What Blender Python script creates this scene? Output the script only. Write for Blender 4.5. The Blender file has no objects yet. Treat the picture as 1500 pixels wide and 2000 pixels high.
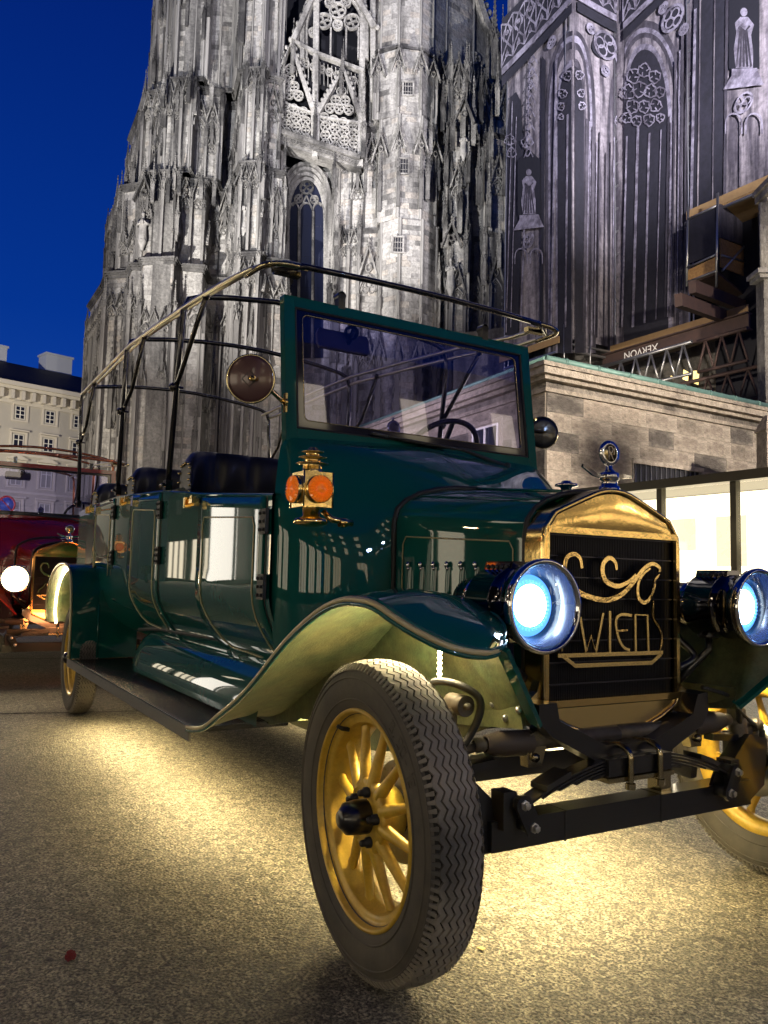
import bpy, bmesh, math, random
from math import sin, cos, pi, radians, sqrt, atan2, tan, hypot
from mathutils import Vector as V, Matrix, Quaternion
random.seed(7)
X, Y, Z = V((1,0,0)), V((0,1,0)), V((0,0,1))
SC = bpy.context.scene
COL = SC.collection
# ------------------------------------------------------------------ camera
CAM = V((1.6668, -1.7233, 0.9062)); FPX = 1558.11
_y, _p, _r = radians(149.594), radians(4.976), radians(1.361)
FW = V((cos(_p)*cos(_y), cos(_p)*sin(_y), sin(_p)))
_rt = V((sin(_y), -cos(_y), 0)); _up = _rt.cross(FW)
RT = _rt*cos(_r) + _up*sin(_r); UP = -_rt*sin(_r) + _up*cos(_r)
cd = bpy.data.cameras.new('camera'); cam = bpy.data.objects.new('camera', cd); COL.objects.link(cam)
M = Matrix((RT, UP, -FW)).transposed().to_4x4(); M.translation = CAM
cam.matrix_world = M
cd.sensor_fit = 'VERTICAL'; cd.sensor_height = 36; cd.lens = FPX/2000*36
cd.clip_start = .05; cd.clip_end = 2000
SC.camera = cam
# ------------------------------------------------------------------ dusk sky
W_ = bpy.data.worlds.new('World'); SC.world = W_; W_.use_nodes = True
nt = W_.node_tree; nt.nodes.clear()
_o = nt.nodes.new('ShaderNodeOutputWorld'); _b = nt.nodes.new('ShaderNodeBackground')
_t = nt.nodes.new('ShaderNodeTexCoord'); _s = nt.nodes.new('ShaderNodeSeparateXYZ'); _c = nt.nodes.new('ShaderNodeValToRGB')
nt.links.new(_t.outputs['Generated'], _s.inputs[0]); nt.links.new(_s.outputs['Z'], _c.inputs[0])
nt.links.new(_c.outputs[0], _b.inputs[0]); nt.links.new(_b.outputs[0], _o.inputs[0])
_e = _c.color_ramp.elements
_e[0].position = 0.0; _e[0].color = (.010, .064, .35, 1)
_e[1].position = .95; _e[1].color = (.0003, .005, .05, 1)
_m = _c.color_ramp.elements.new(.3); _m.color = (.0012, .030, .245, 1)
_m = _c.color_ramp.elements.new(.62); _m.color = (.0006, .013, .145, 1)
_b.inputs[1].default_value = 1.0
SC.view_settings.view_transform = 'Standard'; SC.view_settings.look = 'None'
SC.view_settings.exposure = .18; SC.view_settings.gamma = 1; SC.view_settings.use_curve_mapping = False
SC.cycles.max_bounces = 8; SC.cycles.glossy_bounces = 5; SC.cycles.transparent_max_bounces = 24
SC.cycles.sample_clamp_indirect = 4; SC.cycles.sample_clamp_direct = 0
SC.cycles.caustics_reflective = False; SC.cycles.caustics_refractive = False

# lamps of the square (their housings are built further down)
def spot(name, loc, to, energy, color, angle=60, blend=.6, radius=.15):
    l = bpy.data.lights.new(name, 'SPOT'); l.energy = energy; l.color = color
    l.spot_size = radians(angle); l.spot_blend = blend; l.shadow_soft_size = radius
    o = bpy.data.objects.new(name, l); COL.objects.link(o); o.location = loc
    o.rotation_euler = (V(to)-V(loc)).to_track_quat('-Z', 'Y').to_euler()
    return o
def point(name, loc, energy, color, radius=.1):
    l = bpy.data.lights.new(name, 'POINT'); l.energy = energy; l.color = color; l.shadow_soft_size = radius
    o = bpy.data.objects.new(name, l); COL.objects.link(o); o.location = loc
    return o
def area(name, loc, to, sx, sy, energy, color, parent=None, spread=180):
    l = bpy.data.lights.new(name, 'AREA'); l.shape = 'RECTANGLE'; l.size = sx; l.size_y = sy
    l.energy = energy; l.color = color; l.spread = radians(spread)
    o = bpy.data.objects.new(name, l); COL.objects.link(o); o.location = loc
    o.rotation_euler = (V(to)-V(loc)).to_track_quat('-Z', 'Y').to_euler()
    return o
WARM = (1, .74, .42); WHITE = (1, .93, .86); COOL = (.82, .86, 1)

def ray(px, py): return FW + RT*((px-750)/FPX) - UP*((py-1000)/FPX)
FH = V((FW.x, FW.y, 0)).normalized(); RH = V((-FH.y, FH.x, 0))*-1
def Wd(px, py, d):
    """point seen at photo column/row px,py standing d metres away along the level view direction"""
    r = ray(px, py); return CAM + r*(d/r.dot(FH))
def Wz(px, py, z):
    r = ray(px, py); return CAM + r*((z-CAM.z)/r.z)
def PL(px, py, ax, val):
    r = ray(px, py); i = 'uvz'.index(ax); return CAM + r*((val-CAM[i])/r[i])
def RD(r, d, z): q = V((CAM.x, CAM.y, 0)) + RH*r + FH*d; return V((q.x, q.y, z))

# ------------------------------------------------------------------ mesh builder
class MB:
    def __init__(s): s.v = []; s.f = []; s.m = []; s.sm = []; s.cur = 0; s.smooth = False
    def vert(s, p): s.v.append(tuple(p)); return len(s.v)-1
    def face(s, idx): s.f.append(tuple(idx)); s.m.append(s.cur); s.sm.append(s.smooth)
    def quad(s, a, b, c, d):
        i = len(s.v); s.v += [tuple(a), tuple(b), tuple(c), tuple(d)]; s.face((i, i+1, i+2, i+3))
    def hexa(s, P):  # 8 corners: 4 bottom ccw, 4 top ccw
        i = len(s.v); s.v += [tuple(p) for p in P]
        for q in ((3,2,1,0),(4,5,6,7),(0,1,5,4),(1,2,6,5),(2,3,7,6),(3,0,4,7)): s.face([i+k for k in q])
    def box(s, c, d, rot=None):
        c = V(c); x, y, z = d[0]/2, d[1]/2, d[2]/2
        P = [V((sx*x, sy*y, sz*z)) for sz in (-1, 1) for sx, sy in ((-1,-1),(1,-1),(1,1),(-1,1))]
        if rot is not None: P = [rot @ p for p in P]
        s.hexa([c+p for p in P])
    def beam(s, a, b, w, h, up=(0,0,1)):
        a, b = V(a), V(b); t = (b-a).normalized(); n = t.cross(V(up))
        if n.length < 1e-4: n = t.cross(V((1,0,0)))
        n.normalize(); u = n.cross(t)
        P = []
        for q in (a, b): P += [q-n*w/2-u*h/2, q+n*w/2-u*h/2, q+n*w/2+u*h/2, q-n*w/2+u*h/2]
        s.hexa(P)
    def tube(s, pts, r, n=8, closed=False, cap=True, smooth=True):
        pts = [V(p) for p in pts]; k = len(pts); old = s.smooth; s.smooth = smooth
        rr = r if isinstance(r, (list, tuple)) else [r]*k
        T = []
        for i in range(k):
            if closed: t = pts[(i+1) % k]-pts[i-1]
            else: t = pts[min(i+1, k-1)]-pts[max(i-1, 0)]
            T.append(t.normalized())
        ref = V((0,0,1)) if abs(T[0].z) < .9 else V((1,0,0))
        nn = T[0].cross(ref).normalized(); base = len(s.v)
        for i in range(k):
            if i: nn = (nn - T[i]*nn.dot(T[i])).normalized()
            b = T[i].cross(nn)
            for j in range(n):
                a = 2*pi*j/n; s.v.append(tuple(pts[i]+(nn*cos(a)+b*sin(a))*rr[i]))
        for i in range(k if closed else k-1):
            i2 = (i+1) % k
            for j in range(n):
                j2 = (j+1) % n
                s.face((base+i*n+j, base+i*n+j2, base+i2*n+j2, base+i2*n+j))
        s.smooth = False
        if cap and not closed:
            s.face([base+j for j in range(n)][::-1]); s.face([base+(k-1)*n+j for j in range(n)])
        s.smooth = old
    def lathe(s, prof, o, ax, n=24, ref=None, a0=0, a1=2*pi, smooth=True):
        """prof [(radius, distance along axis)]"""
        o = V(o); ax = V(ax).normalized(); ref = V(ref) if ref else (V((0,0,1)) if abs(ax.z) < .9 else V((1,0,0)))
        x = (ref-ax*ref.dot(ax)).normalized(); y = ax.cross(x); base = len(s.v); old = s.smooth; s.smooth = smooth
        full = abs(a1-a0-2*pi) < 1e-6; m = n if full else n+1
        for r, t in prof:
            for j in range(m):
                a = a0+(a1-a0)*j/n; s.v.append(tuple(o+ax*t+(x*cos(a)+y*sin(a))*max(r, 1e-5)))
        for i in range(len(prof)-1):
            for j in range(n):
                j2 = (j+1) % m if full else j+1
                s.face((base+i*m+j, base+i*m+j2, base+(i+1)*m+j2, base+(i+1)*m+j))
        s.smooth = old
    def grid(s, P, smooth=True, closed_u=False):
        old = s.smooth; s.smooth = smooth; base = len(s.v); nu, nv = len(P), len(P[0])
        for row in P:
            for p in row: s.v.append(tuple(p))
        for i in range(nu if closed_u else nu-1):
            i2 = (i+1) % nu
            for j in range(nv-1): s.face((base+i*nv+j, base+i2*nv+j, base+i2*nv+j+1, base+i*nv+j+1))
        s.smooth = old
    def prism(s, pts, ext):
        """closed 3-D polygon pushed along ext"""
        pts = [V(p) for p in pts]; e = V(ext); n = len(pts); b = len(s.v)
        for p in pts: s.v.append(tuple(p))
        for p in pts: s.v.append(tuple(p+e))
        s.face(list(range(b, b+n))[::-1]); s.face(list(range(b+n, b+2*n)))
        for i in range(n): s.face((b+i, b+(i+1) % n, b+n+(i+1) % n, b+n+i))
    def ribbon(s, path, nrm, w, t, closed=False):
        """flat bar of width w (may be a list) and thickness t along a path lying in the plane with normal nrm"""
        path = [V(p) for p in path]; nrm = V(nrm).normalized(); k = len(path); L = []; R_ = []
        ww = w if isinstance(w, (list, tuple)) else [w]*k
        for i in range(k):
            if closed: a, c = path[i-1], path[(i+1) % k]
            else: a, c = path[max(i-1, 0)], path[min(i+1, k-1)]
            d = (c-a).normalized(); sd = d.cross(nrm).normalized()
            L.append(path[i]-sd*ww[i]/2); R_.append(path[i]+sd*ww[i]/2)
        e = nrm*t
        for i in range(k if closed else k-1):
            j = (i+1) % k
            s.hexa([L[i], R_[i], R_[j], L[j], L[i]+e, R_[i]+e, R_[j]+e, L[j]+e])
    def ball(s, c, r, n=8, m=6, sc=(1,1,1)):
        c = V(c); P = []
        for i in range(m+1):
            a = pi*i/m; P.append([c+V((r*sc[0]*sin(a)*cos(2*pi*j/n), r*sc[1]*sin(a)*sin(2*pi*j/n), r*sc[2]*cos(a))) for j in range(n+1)])
        s.grid(P)
    def build(s, name, mats, parent=None, kind=None, label=None, cat=None, group=None):
        me = bpy.data.meshes.new(name); me.from_pydata(s.v, [], s.f)
        if not isinstance(mats, (list, tuple)): mats = [mats]
        for m in mats: me.materials.append(m)
        if len(mats) > 1: me.polygons.foreach_set('material_index', s.m)
        me.polygons.foreach_set('use_smooth', s.sm); me.update()
        bm = bmesh.new(); bm.from_mesh(me)
        if len(bm.verts) < 60000: bmesh.ops.remove_doubles(bm, verts=bm.verts, dist=1e-5)
        bmesh.ops.recalc_face_normals(bm, faces=bm.faces); bm.to_mesh(me); bm.free()
        o = bpy.data.objects.new(name, me); COL.objects.link(o)
        if parent: o.parent = parent
        return tag(o, label, cat, group, kind)
def tag(o, label=None, cat=None, group=None, kind=None):
    if label: o['label'] = label
    if cat: o['category'] = cat
    if group: o['group'] = group
    if kind: o['kind'] = kind
    return o
def empty(name, loc, label=None, cat=None, group=None, kind=None):
    o = bpy.data.objects.new(name, None); COL.objects.link(o); o.location = loc; o.empty_display_size = .1
    return tag(o, label, cat, group, kind)
def inst(src, name, mat4, parent=None):
    o = bpy.data.objects.new(name, src.data if hasattr(src, 'data') else src); COL.objects.link(o)
    if parent is not None: o.parent = parent
    o.matrix_local = mat4; return o
def mesh_of(mb, name, mats):
    o = mb.build(name, mats); me = o.data; bpy.data.objects.remove(o); return me
def smooth_path(P, n=6, closed=False):
    P = [V(p) for p in P]; k = len(P); out = []
    for i in range(k if closed else k-1):
        p0 = P[i-1] if (i or closed) else P[0]*2-P[1]; p1 = P[i]; p2 = P[(i+1) % k]
        p3 = P[(i+2) % k] if (closed or i+2 < k) else P[-1]*2-P[-2]
        for j in range(n):
            t = j/n
            out.append(.5*((2*p1)+(p2-p0)*t+(2*p0-5*p1+4*p2-p3)*t*t+(3*p1-p0-3*p2+p3)*t**3))
    if not closed: out.append(P[-1])
    return out
def lerp(a, b, t): return a+(b-a)*t
def interp(tab, x):
    if x <= tab[0][0]: return tab[0][1]
    for (a, p), (b, q) in zip(tab, tab[1:]):
        if x <= b: return p+(q-p)*(x-a)/(b-a)
    return tab[-1][1]

# ------------------------------------------------------------------ materials
def mat(name, col, rough=.5, metal=0, coat=0, coat_rough=.03, spec=.5, noise=None, bump=None, emit=None, stain=None, mottle=None):
    """noise (scale, amount, second colour); bump (scale, strength[, distance]); stain (scale, colour, lo, hi)"""
    m = bpy.data.materials.new(name); m.use_nodes = True; nt = m.node_tree; b = nt.nodes['Principled BSDF']
    b.inputs['Base Color'].default_value = (*col, 1); b.inputs['Roughness'].default_value = rough
    b.inputs['Metallic'].default_value = metal; b.inputs['Coat Weight'].default_value = coat
    b.inputs['Coat Roughness'].default_value = coat_rough; b.inputs['Specular IOR Level'].default_value = spec
    tc = nt.nodes.new('ShaderNodeTexCoord'); src = None
    def tex(scale, det=6, co='Object', rough=.6, zs=1):
        t = nt.nodes.new('ShaderNodeTexNoise'); t.inputs['Scale'].default_value = scale; t.inputs['Detail'].default_value = det
        t.inputs['Roughness'].default_value = rough
        if zs != 1:
            mp = nt.nodes.new('ShaderNodeMapping'); mp.inputs['Scale'].default_value = (1,1,zs); nt.links.new(tc.outputs[co], mp.inputs['Vector']); nt.links.new(mp.outputs[0], t.inputs['Vector'])
        else: nt.links.new(tc.outputs[co], t.inputs['Vector'])
        return t
    if noise:
        t = tex(noise[0]); r = nt.nodes.new('ShaderNodeValToRGB'); nt.links.new(t.outputs['Fac'], r.inputs[0])
        r.color_ramp.elements[0].position = .5-noise[1]/2; r.color_ramp.elements[1].position = .5+noise[1]/2
        r.color_ramp.elements[0].color = (*col, 1); r.color_ramp.elements[1].color = (*noise[2], 1); src = r.outputs[0]
    if stain:
        t = tex(stain[0], 8, zs=stain[4] if len(stain) > 4 else 1); mr = nt.nodes.new('ShaderNodeMapRange'); nt.links.new(t.outputs['Fac'], mr.inputs[0])
        mr.inputs[1].default_value = stain[2]; mr.inputs[2].default_value = stain[3]
        mx = nt.nodes.new('ShaderNodeMix'); mx.data_type = 'RGBA'; nt.links.new(mr.outputs[0], mx.inputs[0])
        if src: nt.links.new(src, mx.inputs[6])
        else: mx.inputs[6].default_value = (*col, 1)
        mx.inputs[7].default_value = (*stain[1], 1); src = mx.outputs[2]
    if mottle:
        t = tex(mottle[0], 6, rough=.7, zs=mottle[2] if len(mottle) > 2 else 1); mr = nt.nodes.new('ShaderNodeMapRange'); nt.links.new(t.outputs['Fac'], mr.inputs[0])
        mr.inputs[1].default_value = .36; mr.inputs[2].default_value = .62; mr.inputs[3].default_value = mottle[1]; mr.inputs[4].default_value = 1.12
        mx = nt.nodes.new('ShaderNodeMix'); mx.data_type = 'RGBA'; mx.blend_type = 'MULTIPLY'; mx.inputs[0].default_value = 1
        if src: nt.links.new(src, mx.inputs[6])
        else: mx.inputs[6].default_value = (*col, 1)
        nt.links.new(mr.outputs[0], mx.inputs[7]); src = mx.outputs[2]
    if src: nt.links.new(src, b.inputs['Base Color'])
    if bump:
        t = tex(bump[0], 5); bp = nt.nodes.new('ShaderNodeBump'); bp.inputs['Strength'].default_value = bump[1]
        bp.inputs['Distance'].default_value = bump[2] if len(bump) > 2 else .01
        nt.links.new(t.outputs['Fac'], bp.inputs['Height']); nt.links.new(bp.outputs[0], b.inputs['Normal'])
    if emit:
        b.inputs['Emission Color'].default_value = (*emit[0], 1); b.inputs['Emission Strength'].default_value = emit[1]
    return m
paint = mat('green_car_paint', (.003, .082, .070), .55, 0, 1, .02, spec=.04, bump=(4.5, .22, .03))
paint_in = mat('green_underside_paint', (.045, .075, .035), .45, noise=(9, .4, (.12, .115, .05)), bump=(120, .5, .003), mottle=(22, .55))
paint_red = mat('red_car_paint', (.24, .008, .006), .22, 0, 1, .03)
black = mat('black_chassis_paint', (.008, .008, .010), .28, 0, .6, .08, bump=(40, .08, .002))
blackm = mat('matt_black', (.012, .012, .013), .55, bump=(60, .1, .002))
brass = mat('polished_brass', (.86, .63, .25), .15, 1, bump=(5, .12, .02))
brass_s = mat('satin_brass', (.68, .53, .24), .26, 1, bump=(30, .1, .003))
brass_d = mat('dull_brass_tube', (.42, .36, .22), .18, 1)
gold = mat('gold_wheel_paint', (.66, .44, .05), .42, .12, .3, .2, noise=(14, .5, (.54, .33, .035)), mottle=(30, .85))
chrome = mat('chrome', (.62, .62, .63), .07, 1)
dchrome = mat('black_chrome', (.07, .07, .085), .10, 1, .5, .04)
roofpaint = mat('dark_tube_paint', (.035, .035, .045), .16, .6, .8, .05)
rubber = mat('tyre_rubber', (.19, .172, .145), .8, noise=(7, .35, (.30, .265, .21)), bump=(90, .35, .002), stain=(4, (.07, .066, .06), .48, .66))
rubber_s = mat('tyre_side_rubber', (.062, .056, .048), .7, noise=(7, .35, (.11, .095, .072)), bump=(90, .3, .002), stain=(3, (.04, .038, .036), .48, .66))
rubber_d = mat('tyre_groove', (.012, .011, .010), .9)
leather = mat('black_leather', (.011, .011, .012), .36, spec=.28, bump=(220, .25, .0015), noise=(6, .5, (.016, .016, .02)))
amber = mat('amber_lens', (.80, .20, .010), .10, 0, 1, emit=((1, .22, .012), .22))
fin = mat('dark_radiator_fin', (.012, .013, .02), .35, .5)
steel = mat('zinc_bolt', (.45, .45, .46), .35, 1)
steel_g = mat('galvanised_tube', (.34, .34, .34), .4, .9)
pin = mat('gold_pinstripe', (.50, .43, .24), .35, .1)
board = mat('black_tread_board', (.008, .008, .008), .16, .2, .5, .08, bump=(180, .35, .003))
led = mat('led_bead', (1, .8, .5), emit=((1, .78, .42), 30))
mat_bar = mat('grille_bar_metal', (.05,.05,.065), .3, .8)
navy = mat('dark_glass_border', (.004,.005,.016), .08, 0, .5)
navyp = mat('dark_blue_plastic', (.004,.008,.035), .25, 0, .5)
mauve = mat('mirror_back', (.075,.055,.07), .45)
mirback = mat('mirror_back_brown', (.075,.028,.030), .28, .2, .6, .1)
roofchrome = mat('polished_rail', (.80,.74,.56), .34, 1)
boot = mat('rubber_boot', (.06,.045,.035), .6)
dusty = mat('dusty_steel', (.13,.11,.085), .5, .5, noise=(30,.4,(.07,.06,.05)))
boardedge = mat('board_edge_metal', (.25,.25,.25), .3, .9, bump=(150,.5,.003))
lampin = mat('lamp_reflector', (.003,.006,.018), .22, 0)
lamphalo = mat('lamp_edge_glow', (.5,.7,1), .3, emit=((.35,.66,1), 2.2))
lampring = mat('lamp_ring_glow', (.3,.5,.9), .2, .5, emit=((.10,.38,1), 1.6))
lampglow = mat('lamp_bulb_glow', (1,1,1), .5, emit=((.66,.84,1), 16))
def glass_mat(name, tint, refl):
    m = bpy.data.materials.new(name); m.use_nodes = True; nt = m.node_tree; nt.nodes.clear()
    o = nt.nodes.new('ShaderNodeOutputMaterial'); t = nt.nodes.new('ShaderNodeBsdfTransparent'); g = nt.nodes.new('ShaderNodeBsdfGlossy')
    ge = nt.nodes.new('ShaderNodeNewGeometry'); dp = nt.nodes.new('ShaderNodeVectorMath'); dp.operation = 'DOT_PRODUCT'
    nt.links.new(ge.outputs['Incoming'], dp.inputs[0]); nt.links.new(ge.outputs['Normal'], dp.inputs[1])
    def mth(op, a, b=None, c=None):
        q = nt.nodes.new('ShaderNodeMath'); q.operation = op
        for k, v_ in enumerate((a, b, c)):
            if v_ is None: continue
            if isinstance(v_, (int, float)): q.inputs[k].default_value = v_
            else: nt.links.new(v_, q.inputs[k])
        return q.outputs[0]
    f = mth('MULTIPLY_ADD', mth('POWER', mth('SUBTRACT', 1, mth('ABSOLUTE', dp.outputs['Value'])), 5), .9, refl); mx = nt.nodes.new('ShaderNodeMixShader')
    t.inputs[0].default_value = (*tint, 1); g.inputs['Roughness'].default_value = .015; g.inputs['Color'].default_value = (1,1,1,1)
    nt.links.new(f, mx.inputs[0]); nt.links.new(t.outputs[0], mx.inputs[1]); nt.links.new(g.outputs[0], mx.inputs[2]); nt.links.new(mx.outputs[0], o.inputs[0])
    return m
glass = glass_mat('windscreen_glass', (.66,.66,.86), .055)
lampglass = glass_mat('headlamp_glass', (.93,.96,1), .04)
shopglass = glass_mat('display_glass', (.97,.97,.95), .04)

roofpaint2 = mat('dark_strut_paint', (.06,.055,.05), .18, .8, .6, .05)

brass_l = mat('letter_brass', (.58,.43,.19), .13, 1, bump=(8,.2,.02))
# =================================================================== ground
def ground_mat():
    m = bpy.data.materials.new('exposed_aggregate_paving'); m.use_nodes = True; nt = m.node_tree; b = nt.nodes['Principled BSDF']
    tc = nt.nodes.new('ShaderNodeTexCoord')
    def noise(s, d=4, r=.6):
        t = nt.nodes.new('ShaderNodeTexNoise'); t.inputs['Scale'].default_value = s; t.inputs['Detail'].default_value = d; t.inputs['Roughness'].default_value = r
        nt.links.new(tc.outputs['Object'], t.inputs['Vector']); return t
    vo = nt.nodes.new('ShaderNodeTexVoronoi'); vo.inputs['Scale'].default_value = 105; vo.inputs['Randomness'].default_value = 1; nt.links.new(tc.outputs['Object'], vo.inputs['Vector'])
    n1, n2, n3 = noise(125, 5, .65), noise(1.3, 7), noise(44, 5, .7)
    r = nt.nodes.new('ShaderNodeValToRGB'); nt.links.new(n1.outputs[0], r.inputs[0])
    r.color_ramp.elements[0].position = .42; r.color_ramp.elements[0].color = (.030,.025,.018,1)
    r.color_ramp.elements[1].position = .60; r.color_ramp.elements[1].color = (.46,.415,.30,1)
    mx = nt.nodes.new('ShaderNodeMix'); mx.data_type = 'RGBA'; mx.blend_type = 'MULTIPLY'; mx.inputs[0].default_value = .8
    r2 = nt.nodes.new('ShaderNodeValToRGB'); nt.links.new(n2.outputs[0], r2.inputs[0])
    r2.color_ramp.elements[0].position = .3; r2.color_ramp.elements[0].color = (.45,.43,.40,1); r2.color_ramp.elements[1].position = .7; r2.color_ramp.elements[1].color = (1,1,1,1)
    v3 = nt.nodes.new('ShaderNodeTexVoronoi'); v3.inputs['Scale'].default_value = 58; nt.links.new(tc.outputs['Object'], v3.inputs['Vector'])
    sx = nt.nodes.new('ShaderNodeSeparateColor'); nt.links.new(v3.outputs['Color'], sx.inputs[0]); pr3 = nt.nodes.new('ShaderNodeMapRange'); nt.links.new(sx.outputs[0], pr3.inputs[0]); pr3.inputs[3].default_value = .38; pr3.inputs[4].default_value = 1.35
    mp3 = nt.nodes.new('ShaderNodeMix'); mp3.data_type = 'RGBA'; mp3.blend_type = 'MULTIPLY'; mp3.inputs[0].default_value = 1; nt.links.new(r.outputs[0], mp3.inputs[6]); nt.links.new(pr3.outputs[0], mp3.inputs[7])
    nt.links.new(mp3.outputs[2], mx.inputs[6]); nt.links.new(r2.outputs[0], mx.inputs[7]); v2 = nt.nodes.new('ShaderNodeTexVoronoi'); v2.inputs['Scale'].default_value = 7.5; nt.links.new(tc.outputs['Object'], v2.inputs['Vector'])
    pm = nt.nodes.new('ShaderNodeMapRange'); nt.links.new(v2.outputs['Distance'], pm.inputs[0]); pm.inputs[1].default_value = .05; pm.inputs[2].default_value = .085
    m3 = nt.nodes.new('ShaderNodeMix'); m3.data_type = 'RGBA'; nt.links.new(pm.outputs[0], m3.inputs[0]); m3.inputs[6].default_value = (.012,.010,.008,1); nt.links.new(mx.outputs[2], m3.inputs[7])
    nt.links.new(m3.outputs[2], b.inputs['Base Color'])
    rr = nt.nodes.new('ShaderNodeMapRange'); nt.links.new(n3.outputs[0], rr.inputs[0]); rr.inputs[3].default_value = .30; rr.inputs[4].default_value = .75
    nt.links.new(rr.outputs[0], b.inputs['Roughness'])
    ad = nt.nodes.new('ShaderNodeMath'); ad.operation = 'MULTIPLY_ADD'; nt.links.new(n1.outputs[0], ad.inputs[0]); ad.inputs[1].default_value = .7
    sb = nt.nodes.new('ShaderNodeMath'); sb.operation = 'SUBTRACT'; sb.inputs[0].default_value = 1; nt.links.new(vo.outputs['Distance'], sb.inputs[1])
    m2 = nt.nodes.new('ShaderNodeMath'); m2.operation = 'MULTIPLY'; nt.links.new(sb.outputs[0], m2.inputs[0]); nt.links.new(n3.outputs[0], m2.inputs[1]); nt.links.new(m2.outputs[0], ad.inputs[2])
    bp = nt.nodes.new('ShaderNodeBump'); bp.inputs['Strength'].default_value = 1.0; bp.inputs['Distance'].default_value = .011
    nt.links.new(ad.outputs[0], bp.inputs['Height']); nt.links.new(bp.outputs[0], b.inputs['Normal'])
    return m
gm = ground_mat()
g = MB(); g.quad((-160,-120,0),(120,-120,0),(120,120,0),(-160,120,0)); g.build('ground', gm, kind='structure')
joint = mat('paving_joint', (.018,.016,.012), .9, bump=(60,.5,.01))
# joints between the large paving slabs
jm = MB()
J0 = PL(0,1395,'z',0); J1 = PL(600,1382,'z',0); jd = (J1-J0).normalized(); jn = V((-jd.y, jd.x, 0))
def joint_strip(a, b, w=.032):
    d = (b-a); L = d.length; d.normalize(); nn = V((-d.y, d.x, 0)); k = int(L/.12); pl = []; pr = []
    for i in range(k+1):
        p = a+d*(L*i/k); wob = random.uniform(-.008,.008); ww = w*random.uniform(.45,1.1)/2
        pl.append(p+nn*(wob+ww)+V((0,0,.003))); pr.append(p+nn*(wob-ww)+V((0,0,.003)))
    jm.grid([pl, pr], smooth=False)
joint_strip(J0-jd*7, J0+jd*14)
joint_strip(J0+jn*3.6-jd*7, J0+jn*3.6+jd*12); joint_strip(J0+jd*1.9+jn*.02, J0+jd*1.9+jn*3.55)
joint_strip(J0+jd*6.3+jn*.02, J0+jd*6.3+jn*8)
jm.build('paving_joint', joint, kind='structure')
# small things lying on the paving
p = PL(137,1875,'z',0); mb = MB(); rnd = random.Random(3)
for i in range(46):
    a, t = rnd.uniform(0,2*pi), rnd.uniform(-.9,1); r = sqrt(1-t*t); mb.ball(V((r*cos(a),r*sin(a),t+.9))*.0105, .0032, 5, 4)
mb.ball((0,0,.0098),.0100,8,6)
o = mb.build('pompom', mat('red_wool', (.22,.015,.02), .9, noise=(300,.5,(.08,.005,.008))), label='small knobbly dark red ball lying on the paving at lower left', cat='ball'); o.location = p
for (px, py, s_, lab) in ((940,1856,.020,'small yellow chip of card lying on the paving right of the near front tyre'),):
    p = PL(px,py,'z',0); mb = MB(); mb.prism([V((-.5*s_,-.4*s_,.003)),V((.5*s_,-.2*s_,.004)),V((.45*s_,.35*s_,.005)),V((-.4*s_,.4*s_,.003))], V((0,0,.002)))
    o = mb.build('card_chip', mat('yellow_card', (.55,.42,.16), .7), label=lab, cat='litter'); o.location = p

# =================================================================== stone kit
def stone(name, a, b, soot, lo, hi, sc=.9, bs=4, zs=1):
    m = mat(name, a, .85, noise=(sc, .35, b), stain=(sc*.55*(1 if zs == 1 else 2.2), soot, lo, hi, zs), bump=(bs, .8, .10), mottle=(6.5, .64)); return m
st_l = stone('pale_limestone', (.36,.345,.32), (.29,.275,.25), (.075,.07,.066), .46, .68, zs=.16)
st_m = stone('grey_limestone', (.30,.285,.265), (.24,.228,.21), (.055,.051,.048), .44, .66, zs=.16)
st_d = stone('sooty_limestone', (.20,.19,.175), (.14,.133,.122), (.045,.042,.040), .42, .62, zs=.16)
st_w = stone('warm_limestone', (.35,.32,.28), (.29,.26,.225), (.07,.062,.056), .48, .68, zs=.16)
orn_m = stone('carved_limestone', (.28,.265,.245), (.19,.18,.163), (.035,.033,.031), .42, .60, .8, 9)
orn_d = stone('carved_sooty_stone', (.15,.142,.132), (.095,.09,.083), (.030,.028,.027), .42, .6, .9, 9)
hole = mat('dark_interior', (.006,.006,.010), .9)
leadglass = mat('dark_leaded_glass', (.012,.014,.026), .22, bump=(3,.15,.05))

def pointed(w, h, n=8):
    """pointed arch from (-w/2,0) up to (0,h) and down, as (x,z)"""
    L = []
    R = (h*h+w*w/4)/w
    a1 = math.asin(min(1, h/R)); 
    for i in range(n+1):
        a = a1*i/n; L.append((w/2-R+R*cos(a), R*sin(a)))
    return [(-x, z) for x, z in L]+[(x, z) for x, z in L[::-1]][1:]
def kit_arch():
    mb = MB(); f = lambda P, y=0: [V((x, y, z)) for x, z in P]
    mb.ribbon(f(pointed(.94,.86)), Y, .07, .16); mb.ribbon(f(pointed(.76,.70)), Y, .045, .10)
    c = (0,.36); 
    for cx, cz, r in ((-.17,.12,.16),(.17,.12,.16),(0,.38,.15)):
        mb.ribbon([V((cx+r*cos(a), 0, cz+r*sin(a))) for a in [2*pi*i/12 for i in range(12)]], Y, .035, .08, closed=True)
    return mesh_of(mb, 'blind_arch', orn_m)
def crocket(mb, p, r): mb.ball(p, r, 5, 4, (1,1,1.15))
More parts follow.
